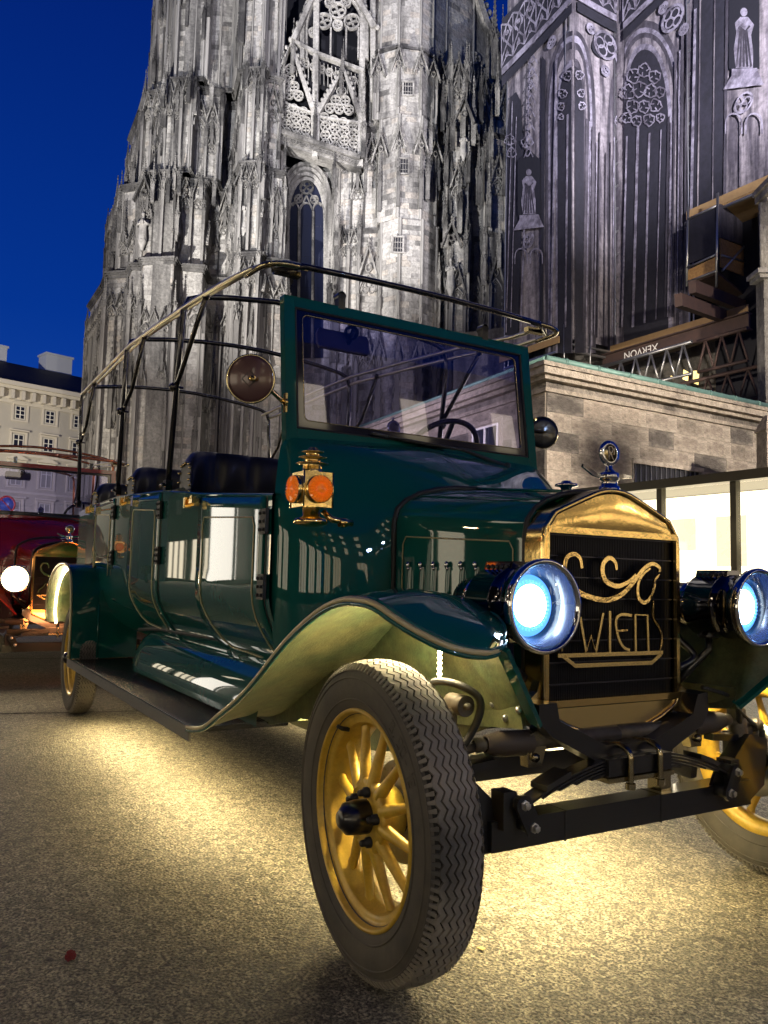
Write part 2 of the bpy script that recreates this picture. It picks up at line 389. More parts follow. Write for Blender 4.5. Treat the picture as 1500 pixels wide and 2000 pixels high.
def kit_gablet(m=None):
    mb = MB(); 
    for s in (-1, 1):
        mb.ribbon([V((s*.54,0,-.05)), V((0,0,1.22))], Y, .075, .16)
        for i in range(5):
            t = .12+i*.19; crocket(mb, V((s*(.54*(1-t)+.06), .08, -.05+1.27*t)), .058)
    mb.lathe([(.03,0),(.035,.1),(.09,.16),(.04,.2),(.035,.26),(.08,.32),(.05,.38),(.0,.42)], (0,.08,1.16), Z, 6)
    mb.ribbon([V((.15*cos(a), 0, .42+.15*sin(a))) for a in [2*pi*i/12 for i in range(12)]], Y, .04, .09, closed=True)
    return mesh_of(mb, 'gablet', m or orn_m)
def kit_pinnacle(m, rows=9, name='pinnacle'):
    mb = MB(); w = .060
    mb.box((0,0,.20),(w*2*.8,w*2*.8,.40))
    for a, b in ((-1,-1),(1,-1),(1,1),(-1,1)): mb.beam((a*w*.85,b*w*.85,0),(a*w*.85,b*w*.85,.40),.018,.018,up=X)
    for k in range(4):
        R = Matrix.Rotation(k*pi/2,3,'Z')
        for s in (-1, 1): mb.beam(R @ V((s*w,w,.37)), R @ V((0,w*1.15,.48)), .014,.022,up=R @ Y)
        crocket(mb, R @ V((0,w*1.2,.495)), .018)
    mb.lathe([(w*.95,.40),(.004,.93)], (0,0,0), Z, 4, smooth=False, ref=(1,1,0))
    for i in range(rows):
        t = (i+.4)/rows; z = .42+t*.48; r = w*.92*(1-t)+.006
        for k in range(4):
            a = pi/4+k*pi/2+pi/4*0; crocket(mb, V((r*cos(a)*1.25, r*sin(a)*1.25, z)), .0165*(1-.45*t))
    crocket(mb, V((0,0,.94)), .026); crocket(mb, V((0,0,.985)), .016); mb.lathe([(.006,.93),(.006,.99)], (0,0,0), Z, 5)
    return mesh_of(mb, name, m)
def kit_shaft(m):
    mb = MB(); mb.lathe([(1,0),(1,1)], (0,0,0), Z, 8); return mesh_of(mb, 'shaft', m)
def kit_capital():
    mb = MB(); mb.lathe([(1,0),(1.2,.3),(1.9,1),(2.0,1.6),(1.3,1.7),(1.8,2.4),(1.9,3)], (0,0,0), Z, 8)
    for k in range(6): crocket(mb, V((1.9*cos(k),1.9*sin(k),1.3)), .7)
    return mesh_of(mb, 'capital', orn_m)
def kit_statue(m, name='statue'):
    mb = MB(); rows = []
    for i in range(15):
        t = i/14; z = t*.80
        r = interp([(0,.15),(.1,.145),(.45,.115),(.62,.125),(.72,.15),(.78,.14),(.83,.05),(1,.03)], t)
        rows.append([V((r*cos(a)*(1+.10*sin(a*7+t*3)*(1-t)), r*.72*sin(a)*(1+.12*sin(a*7+t*3)*(1-t)), z)) for a in [2*pi*k/20 for k in range(21)]])
    mb.grid(rows); mb.ball((.005,.01,.86),.058,8,7,(.85,.95,1.2)); mb.ball((.005,-.012,.875),.062,8,6,(.95,.9,1.1))
    mb.tube([V((.13,0,.66)),V((.15,.05,.50)),V((.04,.13,.52))],[.045,.038,.025],6); mb.tube([V((-.13,0,.66)),V((-.16,.04,.52)),V((-.06,.13,.60))],[.045,.038,.025],6)
    mb.box((0,.14,.56),(.09,.03,.12)); mb.lathe([(.05,-.34),(.07,-.26),(.09,-.2),(.12,-.10),(.15,-.05),(.15,0)], (0,0,0), Z, 8)
    return mesh_of(mb, name, m)
K_ARCH, K_GAB, K_GABD = kit_arch(), kit_gablet(), kit_gablet(orn_d)
K_PIN, K_PIND, K_SH, K_SHD, K_CAP, K_ST = kit_pinnacle(orn_m), kit_pinnacle(orn_d), kit_shaft(st_l), kit_shaft(orn_d), kit_capital(), kit_statue(st_m)
_b = MB(); _b.box((0,0,.5),(1,1,1)); K_PIL = mesh_of(_b,'pilaster',st_m)
def frame_mat(p, xdir, sc):
    """local x along the wall, y out of it, z up"""
    x = V((xdir.x, xdir.y, 0)).normalized(); y = V((-x.y, x.x, 0))
    if y.dot(CAM-p) < 0: x, y = -x, -y
    M = Matrix((x, y, Z)).transposed().to_4x4(); M.translation = p
    return M @ Matrix.Diagonal((*sc, 1))
CNT = {}; OVER = {}
def cap_count(name, K=None, M4=None):
    k = (name, tower.name); CNT[k] = CNT.get(k, 0)+1
    if CNT[k] <= 296: return True
    if K is not None: OVER.setdefault((K.name, tower.name), (K, tower, []))[2].append(M4)
    return False

# =================================================================== cathedral tower
tower = empty('cathedral_tower', (0,0,0), 'huge sooty grey gothic cathedral tower rising behind the green car, full of pinnacles and tracery', 'tower')
core, blocks, strings = MB(), MB(), MB(); main_tower = tower
TR = random.Random(11)
def wall(A, B, z0, z1, warm=0, ash=True):
    A, B = V((A.x,A.y,0)), V((B.x,B.y,0)); d = (B-A); L = d.length
    if L < .02: return
    d.normalize(); n = V((-d.y,d.x,0)); n = n if n.dot(CAM-A) > 0 else -n
    core.hexa([A+V((0,0,z0)),B+V((0,0,z0)),B-n*1.2+V((0,0,z0)),A-n*1.2+V((0,0,z0)),A+V((0,0,z1)),B+V((0,0,z1)),B-n*1.2+V((0,0,z1)),A-n*1.2+V((0,0,z1))])
    if not ash: return
    z = z0
    while z < z1-.1:
        h = min(TR.choice((.30,.34,.38)), z1-z); x = -TR.random()*.3
        while x < L:
            w = TR.uniform(.42,.95); a, b = max(0,x)+.006, min(L,x+w)-.006
            if b-a > .04:
                o_ = TR.uniform(.02,.035); P = A+d*a; Q = A+d*b; blocks.cur = TR.choices((0,1,2,3),(5,4,.9,1.6))[0]
                i = len(blocks.v)
                for zz in (z+.006, z+h-.006):
                    for pt, oo in ((P,0),(P,o_),(Q,o_),(Q,0)): blocks.v.append(tuple(pt+n*oo+V((0,0,zz))))
                for q in ((1,2,6,5),(0,1,5,4),(2,3,7,6),(4,5,6,7),(0,3,2,1)): blocks.face([i+k for k in q])
            x += w
        z += h
def string(P, z, out=.22, h=.3, name=None):
    strings = MB()
    for A, B in zip(P, P[1:]):
        A, B = V((A.x,A.y,z)), V((B.x,B.y,z)); d = B-A
        if d.length < .05: continue
        d.normalize(); n = V((-d.y,d.x,0)); n = n if n.dot(CAM-A) > 0 else -n
        for o_, z0, z1 in ((out,-h*.3,0),(out*.72,-h*.55,-h*.3),(out*.42,-h,-h*.55)):
            a, b = A-d*o_*.6, B+d*o_*.6
            strings.hexa([a+n*o_+Z*z0, b+n*o_+Z*z0, b-n*.3+Z*z0, a-n*.3+Z*z0, a+n*o_+Z*z1, b+n*o_+Z*z1, b-n*.3+Z*z1, a-n*.3+Z*z1])
    strings.build('string_course', orn_d, tower)
def put(K, name, p, xdir, sc): 
    M4 = frame_mat(p, xdir, sc)
    if cap_count(name, K, M4): return inst(K, name, M4, tower)
def dress(P, z0, z1, bay=.85, gab=1.0, pins=.5, dark=.35, arches=True, gabs=True):
    """shafts, blind arches, gablets and pinnacles along the wall line P"""
    ztop_ = z1
    for i, (A, B) in enumerate(zip(P, P[1:])):
        A0, B0 = V((A.x,A.y,0)), V((B.x,B.y,0)); d = B0-A0; L = d.length
        n = V((-d.y,d.x,0)).normalized(); n = n if n.dot(CAM-A0) > 0 else -n
        vis = abs(d.normalized().dot(RH)); 
        if L < .25: continue
        k = max(1, round(L/bay)); w = L/k; z1 = ztop_-(TR.choice((0,0,.9,1.8,2.7)) if ztop_-z0 > 5 else 0)
        for q in range(k+1):
            p = A0+d*(q/k)+n*.07
            corner = q in (0, k)
            put(K_SH if TR.random() > dark else K_SHD, 'shaft', p+Z*z0, d, (.085 if corner else .055, .085 if corner else .055, z1-z0-.3))
            if TR.random() < pins*(1.3 if corner else .7):
                hh = (z1-z0)*TR.uniform(.35,.6); zz = z0+(z1-z0)*TR.uniform(.02,.5); s_ = max(1.5, hh*.42)
                put(K_PIND if TR.random() < .6 else K_PIN, 'pinnacle', p+n*.10+Z*zz, d, (s_*.95, s_*.95, hh))
            if corner and TR.random() < .7:
                put(K_PIN if TR.random() < .5 else K_PIND, 'pinnacle', p+n*.12+Z*(z1-1.2), d, (2.0,2.0,TR.uniform(2.2,3.2)))
        for q in range(0, k+1, 2 if k > 2 else 1):
            if TR.random() < .75:
                p = A0+d*(q/k)+n*.16; hh = z1-z0-TR.uniform(1.6,3.2)
                if hh > 1.2:
                    put(K_PIL, 'pilaster', p+Z*z0, d, (.16,.30,hh))
                    put(K_PIND if TR.random() < .5 else K_PIN, 'pinnacle', p+n*.06+Z*(z0+hh-.3), d, (1.7,1.7,TR.uniform(2.2,3.4)))
        for q in range(k):
            if TR.random() < .5:
                p = A0+d*((q+.5)/k)+n*.10; zz = z0+(z1-z0)*TR.uniform(.30,.62)
                put(K_GABD if TR.random() < .6 else K_GAB, 'gablet', p+Z*zz, d, (w*.98, 1.1, w*1.5)); put(K_ARCH, 'blind_arch', p-n*.04+Z*(zz-.1), d, (w*.98, 1.0, w*1.1))
                put(K_PIND, 'pinnacle', p+n*.12+Z*(zz+w*.5), d, (1.5,1.5,TR.uniform(1.8,3)))
        for q in range(k):
            p = A0+d*((q+.5)/k)+n*.05
            if arches: put(K_ARCH, 'blind_arch', p+Z*(z1-1.0-w), d, (w*.98, 1.1, w*1.05))
            if gabs: put(K_GAB if TR.random() > dark else K_GABD, 'gablet', p+n*.10+Z*(z1-.75-w*.55), d, (w*.98, 1.2, w*1.15*gab))
def plan(rows, py): return [Wd(px, py, d) for px, d in rows]
def zof(px, py, d): return Wd(px, py, d).z
# ---- left corner buttress, four stages
L_ST = [
  ([(172,54),(196,50.0),(204,47.9),(244,47.6),(250,46.4),(268,46.4),(272,45.6),(330,45.3),(338,46.3),(388,46.5),(398,48.4),(446,48.4),(452,46.2),(462,44.5),(500,44.3),(506,45.0),(552,45.4),(560,49)], 700, 0, zof(330,512,46)),
  ([(216,53.5),(232,50.2),(240,48.0),(274,47.6),(280,46.2),(340,45.9),(348,46.9),(398,47.1),(408,48.6),(452,48.6),(462,46.0),(470,44.8),(504,44.7),(510,45.5),(548,45.8),(556,49)], 430, None, zof(330,335,46)),
  ([(258,53),(276,49.6),(284,47.8),(318,47.3),(324,46.3),(372,46.1),(380,47.0),(426,47.3),(436,48.7),(468,48.6),(476,46.0),(480,45.1),(512,45.0),(518,45.7),(544,46.0),(552,49)], 250, None, zof(330,150,46)),
  ([(302,52),(312,48.6),(344,47.6),(350,46.6),(400,46.4),(408,47.4),(456,47.5),(464,48.6),(474,45.6),(514,45.5),(520,46.2),(546,46.4),(553,49)], 60, None, 44)]
zprev = 0
for rows, py, z0, z1 in L_ST:
    P = plan(rows, py); z0 = zprev
    for A, B in zip(P, P[1:]): wall(A, B, z0, z1)
    string(P, z1, .28, .42); string(P, z0+.25, .20, .25) if z0 > 0 else None
    if z0 == 0:
        dress(P, 0, 5.6, .8, 1.1, .5, .45); string(P, 5.9, .14, .25); dress(P, 5.9, z1-.2, .6, .9, .45, .4)
    else: dress(P, z0+.2, z1-.1, .62, 1.25, .5, .35)
    zprev = z1
# extra crocketed silhouettes on the outer left edge
for px, py, d, h in ((186,735,49,4.2),(196,655,49,4.5),(212,560,48.6,4.6),(220,500,48.5,3.2),(236,385,48.4,3.2),(247,345,48.3,2.8),(272,262,48.3,3.4),(288,215,48.3,2.6),(302,120,48.2,3.2),(205,610,48.4,3.4),(228,450,48.4,3),(262,330,47.6,3)):
    p = Wd(px, py, d); put(K_PIND, 'pinnacle', p-Z*h*.45, RH, (h*.62,h*.62,h))
for px, py in ((300,345),(352,330),(395,340),(330,345),(500,345),(478,352),(525,338),(420,350),(320,160),(370,150),(415,158),(505,150),(450,350)):
    p = Wd(px, py, 45.4); put(K_PIN, 'pinnacle', p-Z*1.6, RH, (1.9,1.9,2.8))
# ---- recessed centre with the lancet window
zc = zof(600, 322, 48)
C = plan([(552,48.8),(668,48.2)], 430)
wall(C[0], C[1], 0, zc)
mb = MB(); mb.prism([V((q.x,q.y,0)) for q in (Wd(520,700,50.2),Wd(700,700,49.6),Wd(700,700,51),Wd(520,700,51.5))], Z*44); mb.build('rear_wall', st_d, tower)
# ---- right hand mass with the octagonal stair turret
tower = empty('stair_turret', (0,0,0), 'octagonal stair turret with small barred windows and sooty pinnacled wall right of it', 'turret')
R_ST = [
  ([(652,48.6),(660,47.0),(700,46.7),(738,46.5),(742,45.8),(778,45.0),(822,45.2),(850,46.2),(856,47.2),(880,46.2),(906,46.2),(914,47.4),(944,47.4),(952,46.6),(978,47),(1010,51)], 600, 0, zof(780,440,46)),
  ([(655,48.6),(664,47.1),(738,46.6),(742,45.8),(778,45.1),(822,45.3),(850,46.2),(856,47.2),(880,46.3),(906,46.3),(914,47.4),(944,47.4),(955,46.8),(985,47.2),(1010,51)], 350, None, zof(780,240,46)),
  ([(700,48.4),(706,47.2),(730,46.6),(738,45.8),(778,45.2),(822,45.4),(846,46.2),(854,47.2),(880,46.6),(910,46.6),(930,47.8),(990,49.5)], 180, None, zof(780,112,46)),
  ([(722,48.4),(728,46.8),(745,46.1),(780,45.7),(822,45.9),(846,46.6),(872,47.6),(925,49)], 40, None, 44)]
zprev = 0
for k, (rows, py, z0, z1) in enumerate(R_ST):
    P = plan(rows, py); z0 = zprev
    if k == 3: 
        for A, B in zip(P, P[1:]): wall(A, B, z0, z1)
        string(P[:-1], z0+.35, .35, .55)
        for A in P: put(K_SH, 'shaft', V((A.x,A.y,z0)), RH, (.10,.10,z1-z0))
        zprev = z1; continue
    for A, B in zip(P, P[1:]): wall(A, B, z0, z1)
    tur = [i for i, r in enumerate(rows) if 736 < r[0] < 852]; t0, t1 = tur[0], tur[-1]
    parts = (P[:t0+1], P[t1:])
    for Q in parts:
        if k == 0: dress(Q, 0, 6.2, .85, 1, .4, .5); dress(Q, 6.4, z1, .85, 1.2, .6, .45)
        else: dress(Q, z0, z1, .8, 1.2, .7, .5)
        string(Q, z1, .16, .3)
    for A in P[t0:t1+1]:
        put(K_SH, 'shaft', V((A.x,A.y,z0)), RH, (.12,.12,z1-z0))
        n_ = (CAM-A); n_.z = 0; n_.normalize()
        hh = (z1-z0)*.72; put(K_PIN if k != 1 else K_PIND, 'pinnacle', V((A.x,A.y,z0+(z1-z0)*.10))+n_*.2, RH, (hh*.34,hh*.34,hh))
        put(K_GAB, 'gablet', V((A.x,A.y,z0+(z1-z0)*.62))+n_*.25, RH, (.8,1.4,1.1))
    zprev = z1
# turret window openings
for px, py, w_, h_, d in ((797,176,.62,.85,45.22),(787,327,.66,.95,45.10),(777,480,.62,.95,44.92)):
    p = Wd(px, py, d)-FH*.10; mb = MB(); M_ = frame_mat(p, RH, (1,1,1))
    T = lambda x, y, z: M_ @ V((x,y,z))
    mb.hexa([T(-w_/2,0,-h_/2),T(w_/2,0,-h_/2),T(w_/2,.03,-h_/2),T(-w_/2,.03,-h_/2),T(-w_/2,0,h_/2),T(w_/2,0,h_/2),T(w_/2,.03,h_/2),T(-w_/2,.03,h_/2)]); wo = mb.build('turret_window', hole, tower)
    mb = MB(); P = [T(-w_/2,.02,-h_/2),T(w_/2,.02,-h_/2),T(w_/2,.02,h_/2),T(-w_/2,.02,h_/2)]; mb.ribbon(P, FH*-1, .12, .10, closed=True)
    for x in (-.16,0,.16): mb.beam(T(x,.05,-h_/2),T(x,.05,h_/2),.025,.025)
    for z in (-.2,.15): mb.beam(T(-w_/2,.05,z),T(w_/2,.05,z),.025,.025)
    mb.build('window_frame', st_m, wo)
tower = main_tower
# ---- tracery helpers on the tower front
class Pane:
    """vertical plane through (px,d) pairs; draws in photo columns and rows"""
    def __init__(s, pxa, da, pxb, db, py=1136):
        a, b = Wd(pxa,py,da), Wd(pxb,py,db); s.a = a; d = V((b.x-a.x,b.y-a.y,0)).normalized(); s.d = d
        n = V((-d.y,d.x,0)); s.n = n if n.dot(CAM-a) > 0 else -n
    def pt(s, px, py, off=0):
        r = ray(px, py); t = (s.a-CAM).dot(s.n)/r.dot(s.n); return CAM+r*t+s.n*off
    def bar(s, mb, pts, w, t, off=0, closed=False): mb.ribbon([s.pt(x,y,off) for x, y in pts], s.n, w, t, closed)
    def ring(s, mb, x, y, r, w, t, off=0, n=14):
        c = s.pt(x,y,off); R = r*(c-CAM).dot(FW)/FPX
        mb.ribbon([c+(s.d*cos(a)+Z*sin(a))*R for a in [2*pi*i/n for i in range(n)]], s.n, w, t, True)
    def foil(s, mb, x, y, r, w, t, off=0, k=4, ph=0):
        s.ring(mb, x, y, r, w, t, off)
        for i in range(k):
            a = ph+2*pi*i/k; s.ring(mb, x+r*.46*cos(a), y+r*.46*sin(a), r*.42, w*.6, t*.7, off, 9)
    def poly(s, mb, pts, off=0): i = len(mb.v); mb.v += [tuple(s.pt(x,y,off)) for x, y in pts]; mb.face(range(i, i+len(pts)))
    def slab(s, mb, pts, off, t): mb.prism([s.pt(x,y,off) for x, y in pts], s.n*t)
def arch_px(xl, xr, ys, ya, yb, n=8, xa=None):
    """photo-space outline of a pointed arch: up from (xl,yb), apex (xa,ya), down to (xr,yb)"""
    xa = (xl+xr)/2 if xa is None else xa
    L = [(xl,yb)]+[(lerp(xl,xa,1-cos(i/n*pi/2)**.9) if 0 else lerp(xl,xa,(i/n)**1.9), lerp(ys,ya,sin(i/n*pi/2)**.95)) for i in range(n+1)]
    R = [(xr,yb)]+[(lerp(xr,xa,(i/n)**1.9), lerp(ys,ya,sin(i/n*pi/2)**.95)) for i in range(n+1)]
    return L+R[::-1][1:]
win = Pane(552,48.8,668,48.2); win.a = C[0]+win.n*.06
mb = MB(); win.slab(mb, arch_px(562,636,430,352,700), .02, .05); lw = mb.build('lancet_window', leadglass, tower)
mb = MB()
for k, (a, b, t, y) in enumerate(((549,652,.46,326),(554,646,.34,334),(559,640,.24,343),(563,636,.14,351))):
    win.bar(mb, arch_px(a,b,432,y,700), .20, t, .03)
mb.build('window_arch', st_m, lw)
mb = MB()
for x in (585,612): win.bar(mb, [(x-1,700),(x+1,415)], .14, .16, .06)
for a, b in ((566,586),(586,612),(612,634)): win.bar(mb, arch_px(a,b,418,398,430,4), .09, .12, .06)
win.foil(mb, 600, 368, 13, .10, .12, .06); win.foil(mb, 584, 390, 8, .07, .12, .06); win.foil(mb, 615, 392, 8, .07, .12, .06)
for (a, b) in (((585,415),(600,384)),((612,415),(600,384)),((572,404),(592,380)),((628,404),(607,380))): win.bar(mb, [a,b], .08,.12,.06)
mb.build('window_tracery', orn_m, lw)
for py in (440,500,560,620):
    mb = MB(); win.bar(mb, [(565,py),(634,py+3)], .05, .05, .05); mb.build('glazing_bar', leadglass, lw)
# ---- gallery with the two lower gables and the great gable above
gal = Pane(536,46.6,742,46.3)
zb = gal.pt(640,318).z
mb = MB(); gal.slab(mb, [(538,262),(702,318),(706,335),(536,282)], -.9, 1.25); gal.slab(mb, [(538,256),(706,312),(704,320),(538,266)], -.9, 1.5)
sill = mb.build('carved_sill', orn_m, tower)
mb = MB()
for i in range(26): 
    x = 541+i*6.2; y = 270+(x-538)*.345; gal.foil(mb, x, y, 4.2, .035, .10, .36, 3)
mb.build('sill_carving', orn_m, sill, kind='stuff')
back = Pane(536,48.6,742,48.3)
mb = MB(); back.slab(mb, [(540,-70),(735,-70),(735,340),(540,290)], 0, .05); mb.build('gallery_recess', hole, tower)
back2 = Pane(536,48.2,742,47.9)
def gable_lattice(name, apex, bl, br, yb_, rr):
    mb = MB(); gal.bar(mb, [bl, apex, br], .30, .42, 0); gal.bar(mb, [(bl[0],yb_[0]),bl], .20, .34, 0); gal.bar(mb, [(br[0],yb_[1]),br], .20, .34, 0)
    gal.bar(mb, [(bl[0],yb_[0]),(br[0],yb_[1])], .22, .34, 0); gal.bar(mb, [(bl[0]+3, bl[1]+6),(br[0]-3, br[1]+6)], .12, .28, 0)
    for s_, b_ in ((0,bl),(1,br)):
        for i in range(9):
            t = .06+i*.105; q = gal.pt(lerp(b_[0],apex[0],t)+(-5 if s_ == 0 else 5), lerp(b_[1],apex[1],t)-3, .3); crocket(mb, q, .12)
    go = mb.build(name, st_l, tower)
    mb = MB(); y = min(yb_)-rr; row = 0
    while y > apex[1]+rr*1.6:
        if y > max(bl[1], br[1]): xl, xr = bl[0]+3, br[0]-3
        else:
            tl = (bl[1]-y)/(bl[1]-apex[1]); tr = (br[1]-y)/(br[1]-apex[1]); xl, xr = lerp(bl[0],apex[0],tl)+4, lerp(br[0],apex[0],tr)-4
        nx = int((xr-xl)/(rr*2)); 
        for i in range(nx):
            x = (xl+xr)/2+(i-(nx-1)/2)*rr*2; yy = y+((x-bl[0])/(br[0]-bl[0]))*(yb_[1]-yb_[0])*(1 if y > min(bl[1],br[1]) else .3)
            gal.foil(mb, x, yy, rr*.98, .055, .16, .08, 4, pi/4 if row % 2 else 0)
        y -= rr*1.82; row += 1
    mb.build('gable_tracery', st_l, go)
gable_lattice('tracery_gable', (672,142), (622,226), (706,238), (290,312), 9.3)
gable_lattice('tracery_gable', (570,92), (528,190), (612,218), (262,288), 9.3)
# gallery piers and mullions between the gables
for x0, x1, y0, y1, w_ in ((616,620,-60,312,.34),(704,712,-60,330,.34),(540,540,-60,280,.3),(729,729,-60,200,.3)):
    mb = MB(); gal.bar(mb, [(x0,y1),(x1,y0)], w_, .42, -.05); mb.build('gallery_pier', st_l, tower)
mb = MB(); gal.bar(mb, [(576,88),(650,-75),(732,64)], .34, .5, .1)
for i in range(11):
    for a in (0, 1):
        t = i/10.5; q = gal.pt(lerp((576,732)[a],650,t)+(-6,6)[a], lerp((88,64)[a],-75,t)-2, .4); crocket(mb, q, .17)
gg = mb.build('great_gable', st_l, tower)
mb = MB(); gal.bar(mb, arch_px(592,716,60,-22,120), .26, .35, 0); gal.bar(mb, arch_px(600,708,62,-8,120), .12, .28, .02)
for x in (620,646,676,700): gal.bar(mb, [(x,118),(x+1,58)], .10, .22, .02)
for x, y, r in ((633,44,15),(660,24,16),(688,46,15),(660,52,9),(612,66,8),(706,68,7),(645,8,9),(676,8,9)): gal.foil(mb, x, y, r, .10, .2, .02, 4, .4)
gal.bar(mb, [(575,88),(622,112),(712,146)], .2, .4, .05)
for i in range(9): gal.foil(mb, 582+i*15.5, 122+i*5.4, 7.0, .06, .16, .04, 3, i)
for i in range(18): x = 580+i*7.6; gal.bar(mb, [(x,108+i*2.6),(x,150+i*2.6)], .05, .12, .03)
mb.build('great_tracery', st_l, gg)
for px, py, h in ((575,100,3.6),(618,235,3.2),(668,150,3),(712,250,4.4),(735,150,3.6),(655,330,3),(560,300,2.4),(672,118,2.2),(716,330,3.4),(645,560,4),(660,430,3.6),(660,500,2.6),(712,180,2.5)):
    p = gal.pt(px, py, .5); put(TR.choice((K_PIN,K_PIND)), 'pinnacle', p-Z*h*.5, RH, (h*.5,h*.5,h))
# ---- statues in niches
for px, py, d, h in ((476,448,44.9,2.5),(278,470,45.9,2.3),(880,560,45.9,2.3),(905,300,45.8,1.8),(470,800,44.6,2.2)):
    p = Wd(px, py, d); put(K_ST, 'statue', p, RH, (h*.8,h*.8,h*.82)); put(K_GABD, 'gablet', p+Z*h*1.05, RH, (1.1,2.2,1.2))
# ---- gable and spires on the far right, in front of the sky
rg = Pane(868,48.6,1005,50.6)
mb = MB(); rg.slab(mb, [(868,130),(868,-80),(900,-80),(940,45),(990,150),(1000,210),(868,210)], -1.2, 1.2); mb.build('side_gable_wall', st_d, tower)
mb = MB(); rg.bar(mb, [(872,190),(886,20),(900,-80)], .30, .4, .05); rg.bar(mb, [(905,-70),(942,48),(994,152)], .42, .5, .05)
for i in range(16): q = rg.pt(lerp(912,996,i/15), lerp(-62,150,i/15)-6, .3); crocket(mb, q, .20)
for x, y, r in ((886,118,10),(905,92,12),(925,116,11),(898,60,10),(914,40,8),(945,140,10),(902,140,9),(880,150,9),(962,160,9),(895,20,8),(925,150,9)): rg.foil(mb, x, y, r, .09, .2, .02)
mb.build('side_gable', orn_m, tower)
for px, py, d, h in ((966,60,47.6,6.2),(982,60,48.4,3.6),(952,110,47.4,3.2),(972,165,47,4),(940,180,46.4,4),(925,215,46,4.4),(990,200,47.6,4),(905,200,45.8,4.4),(885,230,45.7,4),(960,250,46.2,3.8),(872,300,45.9,4),(915,300,45.9,3.6),(935,330,46,4.4),(898,380,45.7,4.8),(955,380,46.2,4),(870,420,45.8,4),(985,330,46.8,3.4),(910,470,45.7,4),(945,500,46,3.6),(865,200,45.9,3.6),(842,250,45.2,3.2),(836,330,45.2,3.8),(975,470,46.5,3.4)):
    p = Wd(px, py, d); put(TR.choice((K_PIND,K_PIND,K_PIN)), 'pinnacle', p-Z*h*.5, RH, (h*.52,h*.52,h))
for (kn, tn), (K_, T_, L_) in OVER.items():
    vs = [v.co.copy() for v in K_.vertices]; fs = [tuple(p.vertices) for p in K_.polygons]; V_, F_ = [], []
    for M4 in L_:
        b0 = len(V_); V_ += [tuple(M4 @ v) for v in vs]; F_ += [tuple(i+b0 for i in f) for f in fs]
    me = bpy.data.meshes.new('carved_detail'); me.from_pydata(V_, [], F_); me.materials.append(K_.materials[0]); o = bpy.data.objects.new('carved_detail', me); COL.objects.link(o); o.parent = T_; o['kind'] = 'stuff'
tower = main_tower
core.build('tower_core', st_d, tower); 
bo = blocks.build('ashlar_facing', [st_l, st_m, st_d, st_w], tower, kind='stuff')
mb = MB(); p, q = Wd(212,545,48.5), Wd(196,690,48.5); mb.tube([q, p], .04, 6); mb.build('lightning_rod', steel_g, tower)

# =================================================================== choir wrapped in printed net
net_d = mat('printed_net_dark', (.009,.009,.016), .8, noise=(1.2,.5,(.015,.014,.024)), bump=(2,.3,.05), mottle=(5,.6))
net_dd = mat('printed_net_black', (.005,.005,.010), .8, bump=(2,.3,.05))
net_m = mat('printed_net_stone', (.20,.178,.195), .8, noise=(.9,.35,(.30,.27,.29)), stain=(2.6,(.055,.048,.062),.42,.60,.10), bump=(1.5,.5,.06), mottle=(5,.6))
net_k = mat('printed_net_shadow', (.050,.045,.058), .8, noise=(1.1,.4,(.09,.08,.10)), stain=(3,(.025,.022,.032),.42,.6,.1), bump=(1.5,.4,.05), mottle=(5,.6))
net_l = mat('printed_net_pale', (.30,.28,.345), .8, noise=(1.5,.4,(.15,.137,.175)), stain=(2.2,(.09,.08,.105),.46,.62), bump=(1.5,.3,.05), mottle=(5,.6))
wood = mat('scaffold_plank', (.34,.22,.09), .7, noise=(5,.5,(.26,.16,.07)))
osb = mat('chipboard', (.42,.24,.08), .7, noise=(12,.3,(.26,.14,.045)), bump=(20,.3,.01))
rust = mat('rusty_girder', (.065,.035,.028), .7, noise=(4,.4,(.035,.022,.02)))
choir = empty('shrouded_choir', (0,0,0), 'cathedral choir wrapped in scaffolding net printed with tall gothic windows, at upper right', 'building')
H10 = 10.0
def dbase(px, py, h=H10): return h*FPX/(1136+(px-750)*.02376-py)
dK0, dK1, dK2, dK3 = dbase(980,692), dbase(1099,650), dbase(1201,671), dbase(1467,589)
F0, F1, F2 = Pane(980,dK0,1099,dK1), Pane(1099,dK1,1201,dK2), Pane(1201,dK2,1467,dK3)
zB = CAM.z+H10; zT = 37
K = [Wd(980,1136,dK0), Wd(1099,1136,dK1), Wd(1201,1136,dK2)]
K4 = F2.pt(1345,600); K5 = F2.pt(1560,600)
def vq(mb, A, B, z0, z1): mb.quad((A.x,A.y,z0),(B.x,B.y,z0),(B.x,B.y,z1),(A.x,A.y,z1))
mb = MB(); vq(mb, K[0], K[1], zB-.05, zT); vq(mb, K[1], K[2], zB, zT); vq(mb, K[2], K4, zB, zT); zB3 = F2.pt(1348,424).z; vq(mb, K4, K5, zB3, zT)
mb.build('printed_net', net_m, choir)
# left return of the wrapped part, towards the tower
mb = MB(); L_ = K[0]+FH*9+RH*1.6; vq(mb, K[0], L_, 0, zT); mb.build('net_return', net_dd, choir)
def pr(face, name, fn, m, parent=None): mb = MB(); fn(face, mb); return mb.build(name, m, parent or choir)
def clipx(P, lo, hi): return [(min(max(x,lo),hi), y) for x, y in P]
# straight corner poles
mb = MB()
for q in (K[0], K[1], K[2], K4): 
    q = V((q.x,q.y,0))-FH*.08
    for dx in (0,.16): mb.tube([q+RH*dx+Z*(zB-.6), q+RH*dx+Z*zT], .035, 6, cap=False)
    z = zB
    while z < zT: mb.box(q+RH*.08+Z*z, (.22,.1,.1)); z += 1.0
mb.build('scaffold_pole', steel_g, choir, kind='stuff')
o1, o2, o3, o4 = .02, .04, .06, .08
